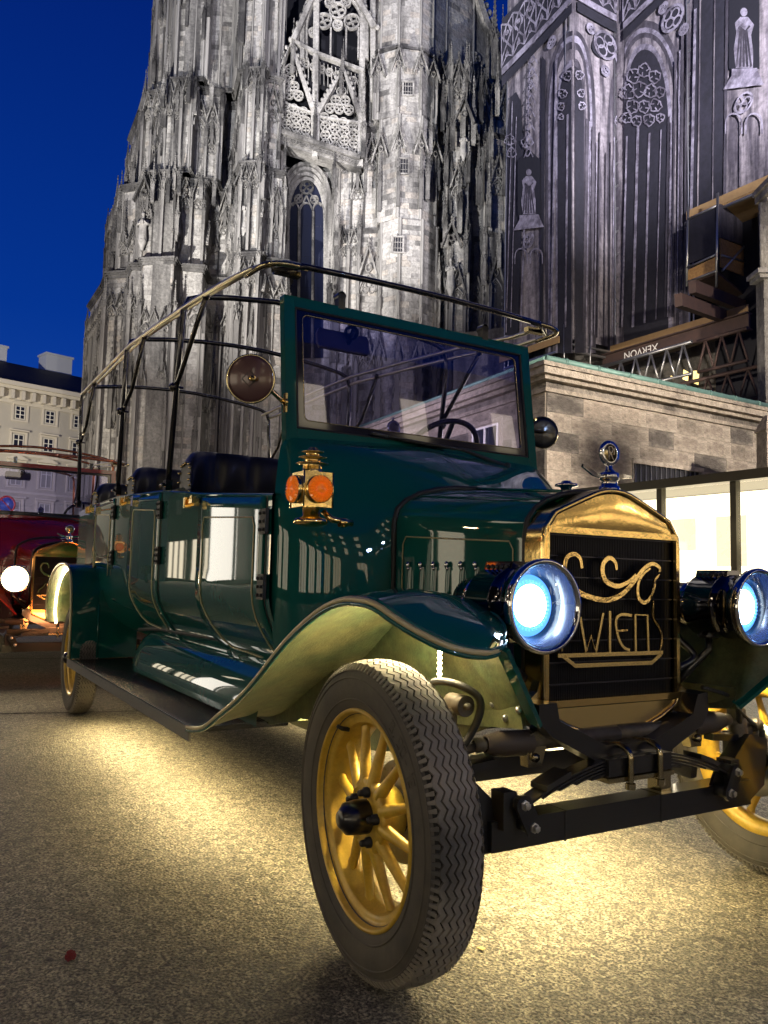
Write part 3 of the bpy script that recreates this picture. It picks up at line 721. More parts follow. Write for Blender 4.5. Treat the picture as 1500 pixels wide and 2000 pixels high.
# window round the near corner: outer shade, mouldings, dark lights (left half on F0, right half on F1)
def arch_layers(face, xs, ys, side):
    for i, ((xl, xr, ya), m_) in enumerate(xs):
        mb = MB(); P = arch_px(xl, xr, ys, ya, 700)
        P = [p for p in P if (p[0] <= side[1] and p[0] >= side[0])]
        if len(P) > 2:
            for a, b in zip(P, P[1:]): pass
            face.poly(mb, clipx(arch_px(xl,xr,ys,ya,690,10,side[2]), side[0], side[1]), .02+.012*i); mb.build('printed_moulding', m_, choir)
lay = lambda a, b, y: [((a,b,y),net_k),((a+5,b-5,y+10),net_l),((a+9,b-9,y+17),net_k),((a+13,b-13,y+25),net_m),((a+18,b-18,y+36),net_k),((a+21,b-21,y+44),net_d)]
arch_layers(F0, [((1066,1160,60),net_k),((1072,1154,70),net_l),((1077,1149,82),net_k),((1082,1144,96),net_m),((1088,1139,118),net_l),((1092,1136,132),net_d)], 235, (1060,1119,1121))
arch_layers(F1, [((1066,1163,60),net_k),((1074,1156,70),net_l),((1079,1151,84),net_k),((1084,1146,98),net_m),((1088,1142,116),net_k),((1092,1138,132),net_d)], 235, (1121,1170,1121))
arch_layers(F1, [((1186,1340,52),net_k),((1191,1330,64),net_m),((1196,1326,78),net_k),((1201,1320,90),net_d)], 255, (1165,1221,1262))
arch_layers(F2, [((1190,1342,40),net_k),((1196,1334,54),net_l),((1202,1328,64),net_k),((1208,1322,74),net_m),((1214,1315,86),net_l),((1220,1308,98),net_d)], 250, (1221,1345,1262))
def strokes(face, name, L, m, off=.12):
    mb = MB()
    for pts, w in L: face.bar(mb, smooth_path([V((x,y,0)) for x,y in pts],4) and [(p.x,p.y) for p in smooth_path([V((x,y,0)) for x,y in pts],4)] if len(pts) > 2 else pts, w, .006, off)
    return mb.build(name, m, choir)
# jambs and long verticals
strokes(F0, 'printed_pier', [([(1108,640),(1112,225)],.10),([(1020,655),(1040,60)],.10),([(1080,650),(1090,120)],.12),([(992,650),(1004,200)],.06),([(1001,640),(1012,230)],.05)], net_l, .10)
strokes(F1, 'printed_pier', [([(1137,650),(1144,235)],.16),([(1149,655),(1155,250)],.10),([(1163,660),(1168,260)],.06),([(1176,665),(1180,300)],.05),([(1187,668),(1189,280)],.05)], net_k, .10)
strokes(F1, 'printed_pier', [([(1141,650),(1148,240)],.05),([(1157,655),(1162,280)],.05),([(1192,668),(1196,270)],.05)], net_l, .11)
strokes(F2, 'printed_pier', [([(1219,640),(1228,268)],.09),([(1240,640),(1250,250)],.13),([(1263,632),(1272,262)],.10),([(1285,625),(1295,255)],.05)], net_l, .12)
strokes(F2, 'printed_pier', [([(1303,620),(1310,230)],.10),([(1316,620),(1323,120)],.08),([(1331,612),(1337,60)],.10),([(1341,608),(1346,60)],.05)], net_k, .12)
strokes(F2, 'printed_pier', [([(1308,620),(1315,240)],.06),([(1326,612),(1332,100)],.05),([(1354,410),(1362,20)],.12)], net_l, .12)
# lower tracery heads
def tracery(face, L, w=.07, m=net_l, off=.13):
    for x, y, r in L:
        mb = MB(); a0 = random.uniform(0, 2*pi); n_ = 15; P = []
        for i in range(n_):     # pointed foils instead of plain circles
            a = a0+2*pi*i/n_; q = r*(1.08 if i % 5 == 0 else .92-.10*(i % 2)); P.append((x+q*cos(a)*.95, y+q*sin(a)))
        face.bar(mb, P, w*.8, .006, off, True)
        for i in range(3):
            a = a0+2*pi*(i+.5)/3; face.bar(mb, [(x+r*.95*cos(a), y+r*.95*sin(a)), (x+r*.30*cos(a+.5), y+r*.30*sin(a+.5))], w*.7, .006, off+.01)
        mb.build('printed_tracery', m, choir)
tracery(F2, [(1240,150,15),(1262,140,14),(1283,152,13),(1230,182,15),(1253,176,16),(1275,180,14),(1293,182,11),(1240,210,14),(1262,210,13),(1285,208,13),(1228,232,11),(1248,238,11),(1272,236,12),(1294,232,9)])
tracery(F1, [(1128,150,9),(1131,185,8),(1133,210,8),(1206,240,11),(1212,262,9)])
tracery(F0, [(1112,150,10),(1104,185,9),(1100,210,8),(1100,230,6),(1034,280,12),(1038,468,10),(1000,275,11),(1004,300,10)], .06)
# roundels in the spandrels
for fc, x, y, r in ((F1,1178,92,27),(F2,1318,38,24),(F0,1082,85,10),(F1,1178,142,9),(F1,1150,60,9),(F1,1205,120,8),(F2,1300,18,9),(F2,1340,60,9)):
    mb = MB(); fc.ring(mb, x, y, r, .12, .006, .14, 22); k = 4 if r > 15 else 3
    for i in range(k):
        a = .5+2*pi*i/k; fc.ring(mb, x+r*.45*cos(a), y+r*.45*sin(a), r*.40, .07, .006, .15, 12)
    mb.build('printed_roundel', net_l, choir)
    mb = MB(); n_ = 18; fc.poly(mb, [(x+r*.94*cos(2*pi*i/n_), y+r*.94*sin(2*pi*i/n_)) for i in range(n_)], .11); mb.build('printed_roundel_ground', net_d, choir)
# ledges and balustrade above
for fc, P, R_ in ((F0,[(985,150),(1034,100),(1070,62),(1122,6)],(985,1120)),(F1,[(1123,4),(1172,32),(1221,58)],(1123,1221)),(F2,[(1222,60),(1262,22),(1300,-14),(1345,-60)],(1222,1345))):
    mb = MB(); fc.poly(mb, P+[(x,y-13) for x, y in P[::-1]], .16); mb.build('printed_ledge', net_l, choir)
    mb = MB(); fc.poly(mb, [(x,y+22) for x, y in P]+[(x,y+2) for x, y in P[::-1]], .15); mb.build('printed_ledge_shadow', net_d, choir)
    mb = MB(); fc.poly(mb, [(x,y-14) for x, y in P]+[(x,y-110) for x, y in P[::-1]], .14); mb.build('printed_balustrade_ground', net_d, choir)
    x0, x1 = R_; n_ = max(2, int(abs(x1-x0)/22)); cw = (x1-x0)/n_
    for i in range(n_):
        x = x0+(i+.5)*cw; y = interp([(a,b) for a,b in P], x); sl = (interp(P,x+3)-interp(P,x-3))/6; sk = lambda a, b: (x+a, y+b+a*sl)
        mb = MB()
        for q in (-1, 1):
            fc.bar(mb, [sk(q*cw*.5,-15),sk(q*cw*.42,-34),sk(0,-52),sk(-q*cw*.30,-68),sk(-q*cw*.1,-86),sk(q*cw*.45,-98)], .09, .006, .17)
            fc.bar(mb, [sk(q*cw*.45,-17),sk(q*cw*.12,-26),sk(0,-40)], .06, .006, .175); fc.bar(mb, [sk(q*cw*.25,-60),sk(q*cw*.42,-72),sk(q*cw*.2,-82)], .06, .006, .175)
        fc.bar(mb, [sk(-cw*.5,-15),sk(-cw*.5,-100)], .05, .006, .172); fc.foil(mb, *sk(0,-30), 4.2, .05, .006, .178, 3, i); fc.foil(mb, *sk(0,-72), 4.2, .05, .006, .178, 4, i)
        mb.build('printed_balustrade', net_l, choir, kind='stuff')
# dark lights on the left face and the right hand bays
for fc, P in ((F0,[(986,655),(992,260),(1000,190),(1010,180),(1020,200),(1026,300),(1014,655)]),(F2,[(1350,414),(1358,-70),(1420,-70),(1412,384)]),(F0,[(1062,645),(1068,120),(1060,110),(1056,645)])):
    mb = MB(); fc.poly(mb, P, .06); mb.build('printed_window', net_d, choir)
for fc, P, w in ((F2,[(1366,404),(1372,-60)],.06),(F2,[(1395,396),(1400,-60)],.05),(F2,[(1419,380),(1424,-60)],.12),(F2,[(1450,368),(1450,240)],.06)):
    strokes(fc, 'printed_pier', [(P, w)], net_k if w > .1 else net_m, .10)
# printed saints with corbels and canopies
def saint(fc, x, yt, yb_, m):
    h = yb_-yt; w = h*.17; mb = MB()
    bg = MB(); fc.poly(bg, [(x-w*1.5,yb_+2),(x-w*1.5,yt-h*.2),(x,yt-h*.45),(x+w*1.5,yt-h*.2),(x+w*1.5,yb_+2)], .11); bg.build('printed_niche', net_dd, choir)
    fc.poly(mb, [(x-w*.8,yb_),(x-w,yb_-h*.3),(x-w*.75,yb_-h*.6),(x-w*.9,yb_-h*.75),(x-w*.35,yb_-h*.85),(x+w*.4,yb_-h*.85),(x+w*1.0,yb_-h*.72),(x+w*.7,yb_-h*.55),(x+w*.9,yb_-h*.3),(x+w*.9,yb_)], .125)
    fc.poly(mb, [(x+w*.36*cos(a), yb_-h*.93+h*.075*sin(a)) for a in [2*pi*i/10 for i in range(10)]], .125); mb.build('printed_saint', m, choir)
    mb = MB()
    for k in range(5): fc.bar(mb, [(x-w*.7+k*w*.36, yb_-2),(x-w*.35+k*w*.16, yb_-h*.62)], .035*h/60, .004, .135)
    fc.bar(mb, [(x-w*.5,yb_-h*.68),(x+w*.1,yb_-h*.60),(x+w*.6,yb_-h*.70)], .05*h/60, .004, .135); mb.build('printed_fold', net_k, choir)
    mb = MB(); fc.poly(mb, [(x-w*1.2,yb_+2),(x+w*1.3,yb_),(x+w*1.5,yb_+h*.1),(x+w*2.0,yb_+h*.28),(x-w*2.0,yb_+h*.36),(x-w*1.2,yb_+h*.12)], .13); mb.build('printed_corbel', net_l, choir)
    mb = MB(); fc.ring(mb, x, yb_+h*.58, h*.16, .07, .006, .13, 16)
    for i in range(3): a = pi/2+2*pi*i/3; fc.ring(mb, x+h*.07*cos(a), yb_+h*.58+h*.07*sin(a), h*.065, .05, .006, .135, 8)
    for q in (-1, 1): fc.bar(mb, arch_px(x+q*w-w*.8, x+q*w+w*.8, yb_+h*.95, yb_+h*.76, yb_+h*1.1, 4), .06, .006, .13)
    mb.build('printed_roundel', net_l, choir)
saint(F0, 1037, 332, 420, net_l); saint(F2, 1457, 18, 135, net_l)
for k in range(9): 
    mb = MB(); y = 300-k*26; F0.ring(mb, 1036+k*1.2, y, 7-(k % 2)*2, .07, .006, .14, 9); F0.bar(mb, [(1028+k*1.2,y+10),(1036+k*1.2,y-12),(1046+k*1.2,y+8)], .05, .006, .14); mb.build('printed_canopy', net_l, choir)
mb = MB(); A_, B_ = K4-F2.n*1.6, K5-F2.n*1.6; vq(mb, A_, B_, zB-3, zB3+1); vq(mb, K4, A_, zB, zB3+1); mb.build('net_lining', net_dd, choir)
# planks along the bottom of the net
mb = MB()
for A, B in ((K[0],K[1]),(K[2],F2.pt(1470,588))): 
    d = (B-A); d.z = 0; d.normalize(); n_ = V((-d.y,d.x,0)); n_ = n_ if n_.dot(CAM-A) > 0 else -n_
    a, b = V((A.x,A.y,zB-.12))+n_*.25, V((B.x,B.y,zB-.12))+n_*.25; mb.beam(a, b, .05, .28)
mb.build('toe_board', wood, choir, kind='stuff')
a, b = F2.pt(1348,424,.2), F2.pt(1560,316,.2); b.z = a.z
mb = MB(); mb.beam(a, b, .06, .34); mb.build('toe_board', wood, choir)
mb = MB(); mb.tube([a-Z*.35+F2.n*.1, b-Z*.35+F2.n*.1], .06, 6); mb.build('scaffold_tube', steel_g, choir)
mb = MB(); mb.hexa([a-Z*.22, b-Z*.22, b-Z*.22-F2.n*2.2, a-Z*.22-F2.n*2.2, a-Z*.16, b-Z*.16, b-Z*.16-F2.n*2.2, a-Z*.16-F2.n*2.2]); mb.build('scaffold_deck', wood, choir)
# frames below the hanging net
for A, B, m_, dz in ((K[0],K[1],steel_g,-.5),(K[1],K[2],steel_g,-.5),(K[1],K[2],rust,-1.1),(K[0],K[1],rust,-.9),(K[1],K[2],steel_g,-.22)):
    mb = MB(); a, b = V((A.x,A.y,zB+dz)), V((B.x,B.y,zB+dz)); mb.beam(a, b, .12, .16 if m_ is rust else .07); mb.build('scaffold_ledger', m_, choir)
for t in (0,.5,1):
    mb = MB(); q = lerp(K[1],K[2],t); mb.tube([V((q.x,q.y,zB-1.5))-FH*.1, V((q.x,q.y,zB+.5))-FH*.1], .035, 6); mb.build('scaffold_post', steel_g, choir)
# girder with its painted lettering (it hangs upside down), lattice truss
gA, gB = F2.pt(1195,712,.5), F2.pt(1480,600,.5); gB.z = gA.z
mb = MB(); mb.beam(gA, gB, .10, .55); mb.beam(gA+Z*.28, gB+Z*.28, .36, .05); mb.beam(gA-Z*.28, gB-Z*.28, .36, .05); mb.build('steel_girder', rust, choir)
def text_mesh(txt, size, name, m, M4, parent, ext=.004):
    c = bpy.data.curves.new(name, 'FONT'); c.body = txt; c.size = size; c.extrude = ext; c.align_x = 'CENTER'; c.align_y = 'CENTER'
    t = bpy.data.objects.new(name+'_src', c); COL.objects.link(t); bpy.context.view_layer.update()
    me = bpy.data.meshes.new_from_object(t.evaluated_get(bpy.context.evaluated_depsgraph_get())); bpy.data.objects.remove(t)
    me.name = name; me.materials.clear(); me.materials.append(m); o = bpy.data.objects.new(name, me); COL.objects.link(o); o.parent = parent; o.matrix_local = M4; return o
white = mat('white_lettering', (.80,.78,.74), .6)
def facing(p, d, n_, flip=False):   # text frame: x along d, y up, z towards the viewer
    x = d.normalized(); z = n_.normalized(); y = z.cross(x)
    if y.z < 0: x = -x; y = z.cross(x)
    if flip: x, y = -x, -y
    M4 = Matrix((x,y,z)).transposed().to_4x4(); M4.translation = p; return M4
tp = F2.pt(1270,682,.5); tp.z = gA.z; text_mesh('XERVON', .42, 'girder_lettering', white, facing(tp+F2.n*.08, gB-gA, F2.n, True), choir)
def truss(a, b, h, m_, k):
    mb = MB(); dn = V((0,0,-h)); mb.tube([a,b], .07, 6); mb.tube([a+dn,b+dn], .06, 6); mb.build('truss_chord', m_, choir, kind='stuff')
    for i in range(k):
        for off in (0, 1):
            mb = MB(); p, q = lerp(a,b,(i+off*.5)/k), lerp(a,b,(i+.5+off*.5)/k); mb.tube([p, q+dn] if off else [p+dn, q], .042, 5); mb.build('truss_brace', m_, choir)
tA, tB = F2.pt(1225,730,1.6), F2.pt(1402,663,1.6); tB.z = tA.z; tdir = (tB-tA)
truss(tA, tA+tdir*1.02, 1.15, steel_g, 6); truss(tA-Z*1.2-F2.n*.8, tA+tdir*1.5-Z*1.2-F2.n*.8, 1.1, rust, 8); truss(tA+tdir*1.04-F2.n*.2, tA+tdir*1.5-F2.n*.2, 1.1, rust, 3)
# dark wall far under the net, with two lit openings
mb = MB(); vq(mb, K[0]+FH*3-RH*2, K5+FH*3+RH*6, 0, zB+2); mb.build('choir_wall', st_d, choir)
lit = mat('lit_window_pane', (1,.8,.4), .5, emit=((1,.72,.26), 1.6))
wp = Pane(980, dK0+3-.15, 1560, (F2.pt(1560,700)-CAM).dot(FH)+2.85)
for P in ([(1336,722),(1345,727),(1344,745),(1334,741)],[(1355,725),(1366,724),(1364,752),(1354,748)],[(1311,734),(1317,736),(1315,742),(1310,741)],[(1462,716),(1470,716),(1468,778),(1460,776)]):
    mb = MB(); wp.slab(mb, P, 0, .05); mb.build('lit_opening', lit, choir)
# projecting scaffold box
sb = empty('scaffold_box', (0,0,0), 'scaffold platform with chipboard panels hanging at upper right of the printed net', 'scaffold')
bx = Pane(1330,(F2.pt(1330,500)-CAM).dot(FH)-.9,1420,(F2.pt(1420,500)-CAM).dot(FH)-.9)
e0 = bx.pt(1403,470); sdp = Pane(1403,(e0-CAM).dot(FH),1404,(e0-CAM).dot(FH)); sdp.a = e0; sdp.n = (bx.d*(1 if bx.d.dot(RH) < 0 else -1)); sdp.d = -bx.n
if sdp.n.dot(CAM-e0) < 0: sdp.n = -sdp.n
sdp = Pane(1403,(e0-CAM).dot(FH),1457,(e0-CAM).dot(FH)+1.9)
def sp_(fc, name, P, m_, off=0, t=.04): mb = MB(); fc.slab(mb, P, off, t); return mb.build(name, m_, sb)
sp_(bx,'net_panel',[(1347,430),(1402,404),(1401,494),(1345,516)],net_d); sp_(bx,'chipboard_panel',[(1345,528),(1401,502),(1400,532),(1345,550)],osb,.02)
sp_(sdp,'net_panel',[(1404,399),(1455,418),(1454,480),(1404,464)],net_k); sp_(sdp,'chipboard_panel',[(1404,466),(1454,485),(1453,511),(1404,497)],osb,.02); sp_(sdp,'chipboard_panel',[(1404,500),(1453,514),(1453,541),(1404,522)],osb,.03)
fa, fb, fc_ = bx.pt(1344,556), bx.pt(1402,534), sdp.pt(1456,548); mb = MB(); fb.z = fa.z; fc_.z = fa.z; fd = fa+(fc_-fb); mb.prism([fa,fb,fc_,fd], Z*.08); mb.build('platform', rust, sb)
for fc, P in ((bx,[(1344,560),(1347,405)]),(bx,[(1402,562),(1405,378)]),(sdp,[(1454,572),(1458,415)]),(sdp,[(1406,530),(1520,405)]),(bx,[(1345,552),(1402,530)]),(bx,[(1345,524),(1402,498)]),(sdp,[(1404,500),(1458,515)]),(bx,[(1346,430),(1402,403)])):
    mb = MB(); mb.tube([fc.pt(*P[0],.08), fc.pt(*P[1],.08)], .045, 6); mb.build('scaffold_tube', steel_g, sb)
mb = MB(); vq(mb, bx.pt(1404,500)-bx.n*2.2, sdp.pt(1500,500)-bx.n*.4, zB+1.2, zB+6.5); mb.build('net_panel', net_dd, sb)
for P, m_ in (([(1325,586),(1424,622)],rust),([(1352,560),(1470,606)],rust)):
    mb = MB(); mb.beam(sdp.pt(*P[0]), sdp.pt(*P[1]), .25, .42); mb.build('jutting_girder', m_, sb)

# =================================================================== low stone annexe
annexe = empty('stone_annexe', (0,0,0), 'low beige stone block building with copper gutter behind the radiator', 'building')
AC = RD(3.72, 18.3, 0); AR = RD(11.4, 22.9, 0); AL = RD(-1.35, 28.2, 0); ZR = 6.02
wR = Pane(1068,18.3,1500,22.3); wR.a = V((AC.x,AC.y,0)); wR.d = (AR-AC).normalized(); wR.n = V((-wR.d.y,wR.d.x,0)); wR.n = wR.n if wR.n.dot(CAM-AC) > 0 else -wR.n
wL = Pane(1068,18.3,700,27.3); wL.a = V((AC.x,AC.y,0)); wL.d = (AL-AC).normalized(); wL.n = V((-wL.d.y,wL.d.x,0)); wL.n = wL.n if wL.n.dot(CAM-AC) > 0 else -wL.n
an_s = [stone('annexe_stone_%s' % n_, a, b, s_, lo, hi, 1.3, 14) for n_, a, b, s_, lo, hi in (
    ('cream', (.40,.345,.28), (.34,.29,.235), (.17,.14,.115), .56, .72), ('beige', (.34,.29,.235), (.29,.25,.20), (.14,.115,.095), .54, .70),
    ('grey', (.27,.235,.20), (.21,.185,.155), (.09,.078,.067), .46, .62), ('sand', (.42,.36,.29), (.36,.30,.24), (.20,.17,.135), .6, .75))]
an_d = stone('annexe_joint', (.11,.09,.072), (.09,.075,.06), (.05,.042,.036), .5, .7)
mb = MB(); inn_ = -(wR.n+wL.n)*.02
quadc = [AC, AR, AR+(AL-AC), AL]
mb.prism([V((q.x,q.y,0)) for q in quadc], Z*(ZR-.35)); mb.build('annexe_core', an_d, annexe)
ub = MB(); ub.box((.5,.5,.5),(1,1,1)); BM_ = [mesh_of(ub,'stone_block',m_) for m_ in an_s]
BR = random.Random(5); nblk = 0
def holes(w, x, z, ww, hh):   # window openings in wall coordinates
    for hx0, hx1, hz0, hz1 in w:
        if x+ww > hx0+.01 and x < hx1-.01 and z+hh > hz0+.01 and z < hz1-.01: return True
def wc(p, fc): q = V(p)-V((fc.a.x,fc.a.y,0)); return V((q.x,q.y,0)).dot(fc.d), q.z
def blockwall(fc, L, zlow, ztop, opn, tone, bond=(.85,1.35)):
    global nblk
    z = ztop; row = 0
    while z > zlow:
        h = .455; x = -.0 if row % 2 == 0 else -.0; first = True
        while x < L:
            w = BR.uniform(*bond)*(.6 if (first and row % 2) else 1); first = False; w = min(w, L-x)
            xx, ww = x, w
            cut = False
            for hx0, hx1, hz0, hz1 in opn:
                if z-h < hz1-.02 and z > hz0+.02:
                    if xx >= hx0-.02 and xx < hx1-.02: x = hx1; cut = True; break
                    if xx < hx0 and xx+ww > hx0+.02: w = ww = hx0-xx
            if cut: continue
            if ww > .06:
                d_ = BR.uniform(.028,.036); p = fc.a+fc.d*(xx+.004); p = V((p.x,p.y,z-h+.004)); 
                x_, y_ = fc.d, fc.n; M4 = Matrix((x_,y_,Z)).transposed().to_4x4(); M4.translation = p
                inst(BR.choices(BM_, tone)[0], 'stone_block', M4 @ Matrix.Diagonal((ww-.008, d_, h-.008, 1)), annexe); nblk += 1
            x += w
        z -= h; row += 1
LR, LL = (AR-AC).length, (AL-AC).length
ox0, oz1 = wc(wR.pt(1234,902), wR); ox1, _ = wc(wR.pt(1420,925), wR); 
ol0, lz1 = wc(wL.pt(975,828), wL); ol1, lz0 = wc(wL.pt(926,892), wL)
print('openings', ox0, ox1, oz1, ol0, ol1, lz0, lz1)
OR = [(ox0, ox0+2.6, oz1-1.7, oz1)]; OL = [(min(ol0,ol1), max(ol0,ol1), lz1-1.9, lz1), (min(ol0,ol1)+3.4, max(ol0,ol1)+3.4, lz1-1.9, lz1)]
blockwall(wR, LR, 1.2, ZR-.62, OR, (4,3,1.2,2)); blockwall(wL, LL, 2.0, ZR-.62, OL, (2,3,2.4,1.4))
# window recesses
def opening(fc, o_, grille):
    x0, x1, z0, z1 = o_; mb = MB(); T = lambda x, z, y=0: V((fc.a.x,fc.a.y,0))+fc.d*x+fc.n*y+Z*z
    mb.hexa([T(x0,z0,.002),T(x1,z0,.002),T(x1,z0,.012),T(x0,z0,.012),T(x0,z1,.002),T(x1,z1,.002),T(x1,z1,.012),T(x0,z1,.012)]); wo = mb.build('annexe_window', hole if grille else leadglass, annexe)
    mb = MB(); L_ = [T(x0,z0),T(x0,z1),T(x1,z1),T(x1,z0)]; mb.ribbon(L_, fc.n, .10, .06, closed=True); mb.build('window_frame', white_f if not grille else an_s[2], wo)
    if grille:
        for i in range(14): mb = MB(); x = lerp(x0+.08,x1-.08,i/13); mb.tube([T(x,z0,.05),T(x,z1,.05)], .018, 5); mb.build('window_bar', steel_g, wo)
        mb = MB(); mb.ribbon([T(x0-.05,z1+.02),T(x1+.05,z1+.02)], fc.n, .12, .10); mb.build('window_lintel', an_s[0], wo)
    else:
        for x in ((x0+x1)/2,): mb = MB(); mb.beam(T(x,z0,.04),T(x,z1,.04),.07,.05); mb.build('window_mullion', white_f, wo)
        mb = MB(); mb.ribbon([T(x0-.14,z0),T(x0-.14,z1+.12),T(x1+.14,z1+.12),T(x1+.14,z0)], fc.n, .16, .055); mb.build('window_surround', an_s[1], wo)
white_f = mat('white_window_paint', (.62,.60,.55), .5)
opening(wR, OR[0], True)
for o_ in OL: opening(wL, o_, False)
# cornice, blocking, copper gutter
for out_, z0, z1, m_ in ((.10,ZR-.62,ZR-.52,an_s[1]),(.07,ZR-.52,ZR-.38,an_s[2]),(.26,ZR-.38,ZR-.28,an_s[1]),(.40,ZR-.28,ZR-.12,an_s[0]),(.46,ZR-.12,ZR-.02,an_s[1])):
    mb = MB(); c0 = AC+wR.n*out_+wL.n*out_; c1 = AR+wR.n*out_; c3 = AL+wL.n*out_; c2 = AR+(AL-AC)
    mb.prism([V((q.x,q.y,z0)) for q in (c0,c1,c2,c3)], Z*(z1-z0-.002)); mb.build('cornice', m_, annexe)
copper = mat('verdigris_copper', (.13,.24,.21), .55, .2, noise=(3,.5,(.08,.15,.13)))
mb = MB(); e = V((AC.x,AC.y,ZR+.06))+(wR.n+wL.n)*.34; f_ = V((AR.x,AR.y,ZR+.06))+wR.n*.34; g_ = V((AL.x,AL.y,ZR+.06))+wL.n*.34
mb.tube([e,f_], .085, 8); mb.tube([e,g_], .05, 6); go = mb.build('copper_gutter', copper, annexe)
for i in range(9): mb = MB(); q = lerp(e,f_,(i+.6)/9); mb.tube([q-(f_-e).normalized()*.04,q+(f_-e).normalized()*.04], .10, 8); mb.build('gutter_joint', copper, go)
mb = MB(); ctr = (AC+AR+AL+AR+(AL-AC))/4; mb.v += [tuple(V((q.x,q.y,ZR))) for q in (AC+wR.n*.3+wL.n*.3,AR+wR.n*.3,AR+(AL-AC),AL+wL.n*.3)]+[tuple(V((ctr.x,ctr.y,ZR+.55)))]
for a in range(4): mb.face((a,(a+1)%4,4))
mb.build('annexe_roof', copper, annexe)
# =================================================================== stone pier at the right edge
pier = empty('stone_pier', (0,0,0), 'dark weathered stone pier at the right edge of the photo, beside the scaffold box', 'pier')
def pbox(name, r0, r1, d0, d1, z0, z1, m_): 
    mb = MB(); mb.prism([RD(r0,d0,z0),RD(r1,d0,z0),RD(r1,d1,z0),RD(r0,d1,z0)], Z*(z1-z0)); return mb.build(name, m_, pier)
rr_ = lambda px, d, py=650: (Wd(px,py,d)-CAM).dot(RH)
dP = 23.5; zz = lambda py: Wd(1485,py,dP).z
pbox('pier_shaft', rr_(1478,dP+.5), rr_(1650,dP), dP, dP+.5, 0, zz(545), st_d); 
for i, (o_, a, b) in enumerate(((.16,545,538),(.26,538,530),(.12,530,524))): pbox('pier_cap', rr_(1476,dP+.5)-o_, rr_(1650,dP), dP-o_, dP+.5, zz(a), zz(b), st_m)
pbox('pier_upper', rr_(1483,dP+.5,480), rr_(1650,dP), dP+.1, dP+.5, zz(524), zz(392), st_m)
for k in range(4): mb = MB(); q = RD(rr_(1489+k*5,dP,480), dP+.05, 0); mb.tube([q+Z*zz(524), q+Z*zz(395)], .06, 6); mb.build('pier_moulding', st_m, pier)
for i, (o_, a, b) in enumerate(((.1,395,385),(.35,385,372),(.55,372,362))): pbox('pier_cornice', rr_(1483,dP+.5,400)-o_*.4, rr_(1650,dP), dP-o_, dP+.5, zz(a), zz(b), st_w)
dQ = 17.5; zq = lambda py: Wd(1490,py,dQ).z
buttress = empty('stone_buttress', (0,0,0), 'small grey stone buttress with sloping cap at the right edge, beside the annexe wall', 'buttress')
mb = MB(); mb.prism([RD(rr_(1477,dQ+.5,850),dQ,0),RD(rr_(1620,dQ),dQ,0),RD(rr_(1620,dQ),dQ+.5,0),RD(rr_(1477,dQ+.5,850),dQ+.5,0)], Z*zq(838)); mb.build('buttress_body', an_s[2], buttress)
mb = MB(); a = [RD(rr_(1474,dQ+.5,850),dQ-.08,zq(838)),RD(rr_(1620,dQ),dQ-.08,zq(838)),RD(rr_(1620,dQ),dQ+.55,zq(838)),RD(rr_(1474,dQ+.5,850),dQ+.55,zq(838))]; b = [RD(rr_(1504,dQ),dQ+.2,zq(806)),RD(rr_(1600,dQ),dQ+.2,zq(806)),RD(rr_(1600,dQ),dQ+.4,zq(806)),RD(rr_(1504,dQ),dQ+.4,zq(806))]
mb.hexa(a+b); mb.build('buttress_cap', an_s[1], buttress)

# =================================================================== lit display kiosk
kiosk = empty('display_kiosk', (0,0,0), 'long brightly lit glass display case with dark metal frame behind the radiator', 'kiosk')
kA = Wz(1090,968,2.43); kB = Wz(1500,924,2.43)
_kd = (kB-kA); _kd.z = 0; kA2 = kA-_kd*.35; kE = kB+_kd*.6
KP = Pane(1090,10,1500,9); KP.a = V((kA.x,kA.y,0)); KP.d = _kd.normalized(); KP.n = V((-KP.d.y,KP.d.x,0)); KP.n = KP.n if KP.n.dot(CAM-kA) > 0 else -KP.n
print('kiosk depth', (kA-CAM).dot(FH), (kB-CAM).dot(FH))
kframe = mat('kiosk_frame', (.075,.068,.05), .35, .7)
kback = mat('kiosk_light_panel', (.9,.86,.75), .6, emit=((1,.86,.60), 2.6))
kin = mat('kiosk_inside', (.8,.76,.66), .6)
def kt(s_, y, z): return V((KP.a.x,KP.a.y,0))+KP.d*s_+KP.n*y+Z*z
def ks(px, py): p = KP.pt(px,py); return wc(p, KP)
s0 = -(kA-kA2).length; sE = (kE-kA).length; zt_ = 2.36
mb = MB(); mb.hexa([kt(s0,.12,zt_),kt(sE,.12,zt_),kt(sE,-1.3,zt_),kt(s0,-1.3,zt_),kt(s0,.12,zt_+.13),kt(sE,.12,zt_+.13),kt(sE,-1.3,zt_+.13),kt(s0,-1.3,zt_+.13)]); mb.build('kiosk_roof', kframe, kiosk)
mb = MB(); mb.hexa([kt(s0,.06,0),kt(sE,.06,0),kt(sE,-1.3,0),kt(s0,-1.3,0),kt(s0,.06,.55),kt(sE,.06,.55),kt(sE,-1.3,.55),kt(s0,-1.3,.55)]); mb.build('kiosk_plinth', kframe, kiosk)
mb = MB(); mb.hexa([kt(s0,-1.0,.56),kt(sE,-1.0,.56),kt(sE,-1.05,.56),kt(s0,-1.05,.56),kt(s0,-1.0,zt_-.01),kt(sE,-1.0,zt_-.01),kt(sE,-1.05,zt_-.01),kt(s0,-1.05,zt_-.01)]); mb.build('light_panel', kback, kiosk)
posts = [ks(x, 1050)[0] for x in (1291,1436)]; stp = posts[1]-posts[0]
xs = [posts[0]-stp*2, posts[0]-stp, posts[0], posts[1], posts[1]+stp, posts[1]+2*stp]
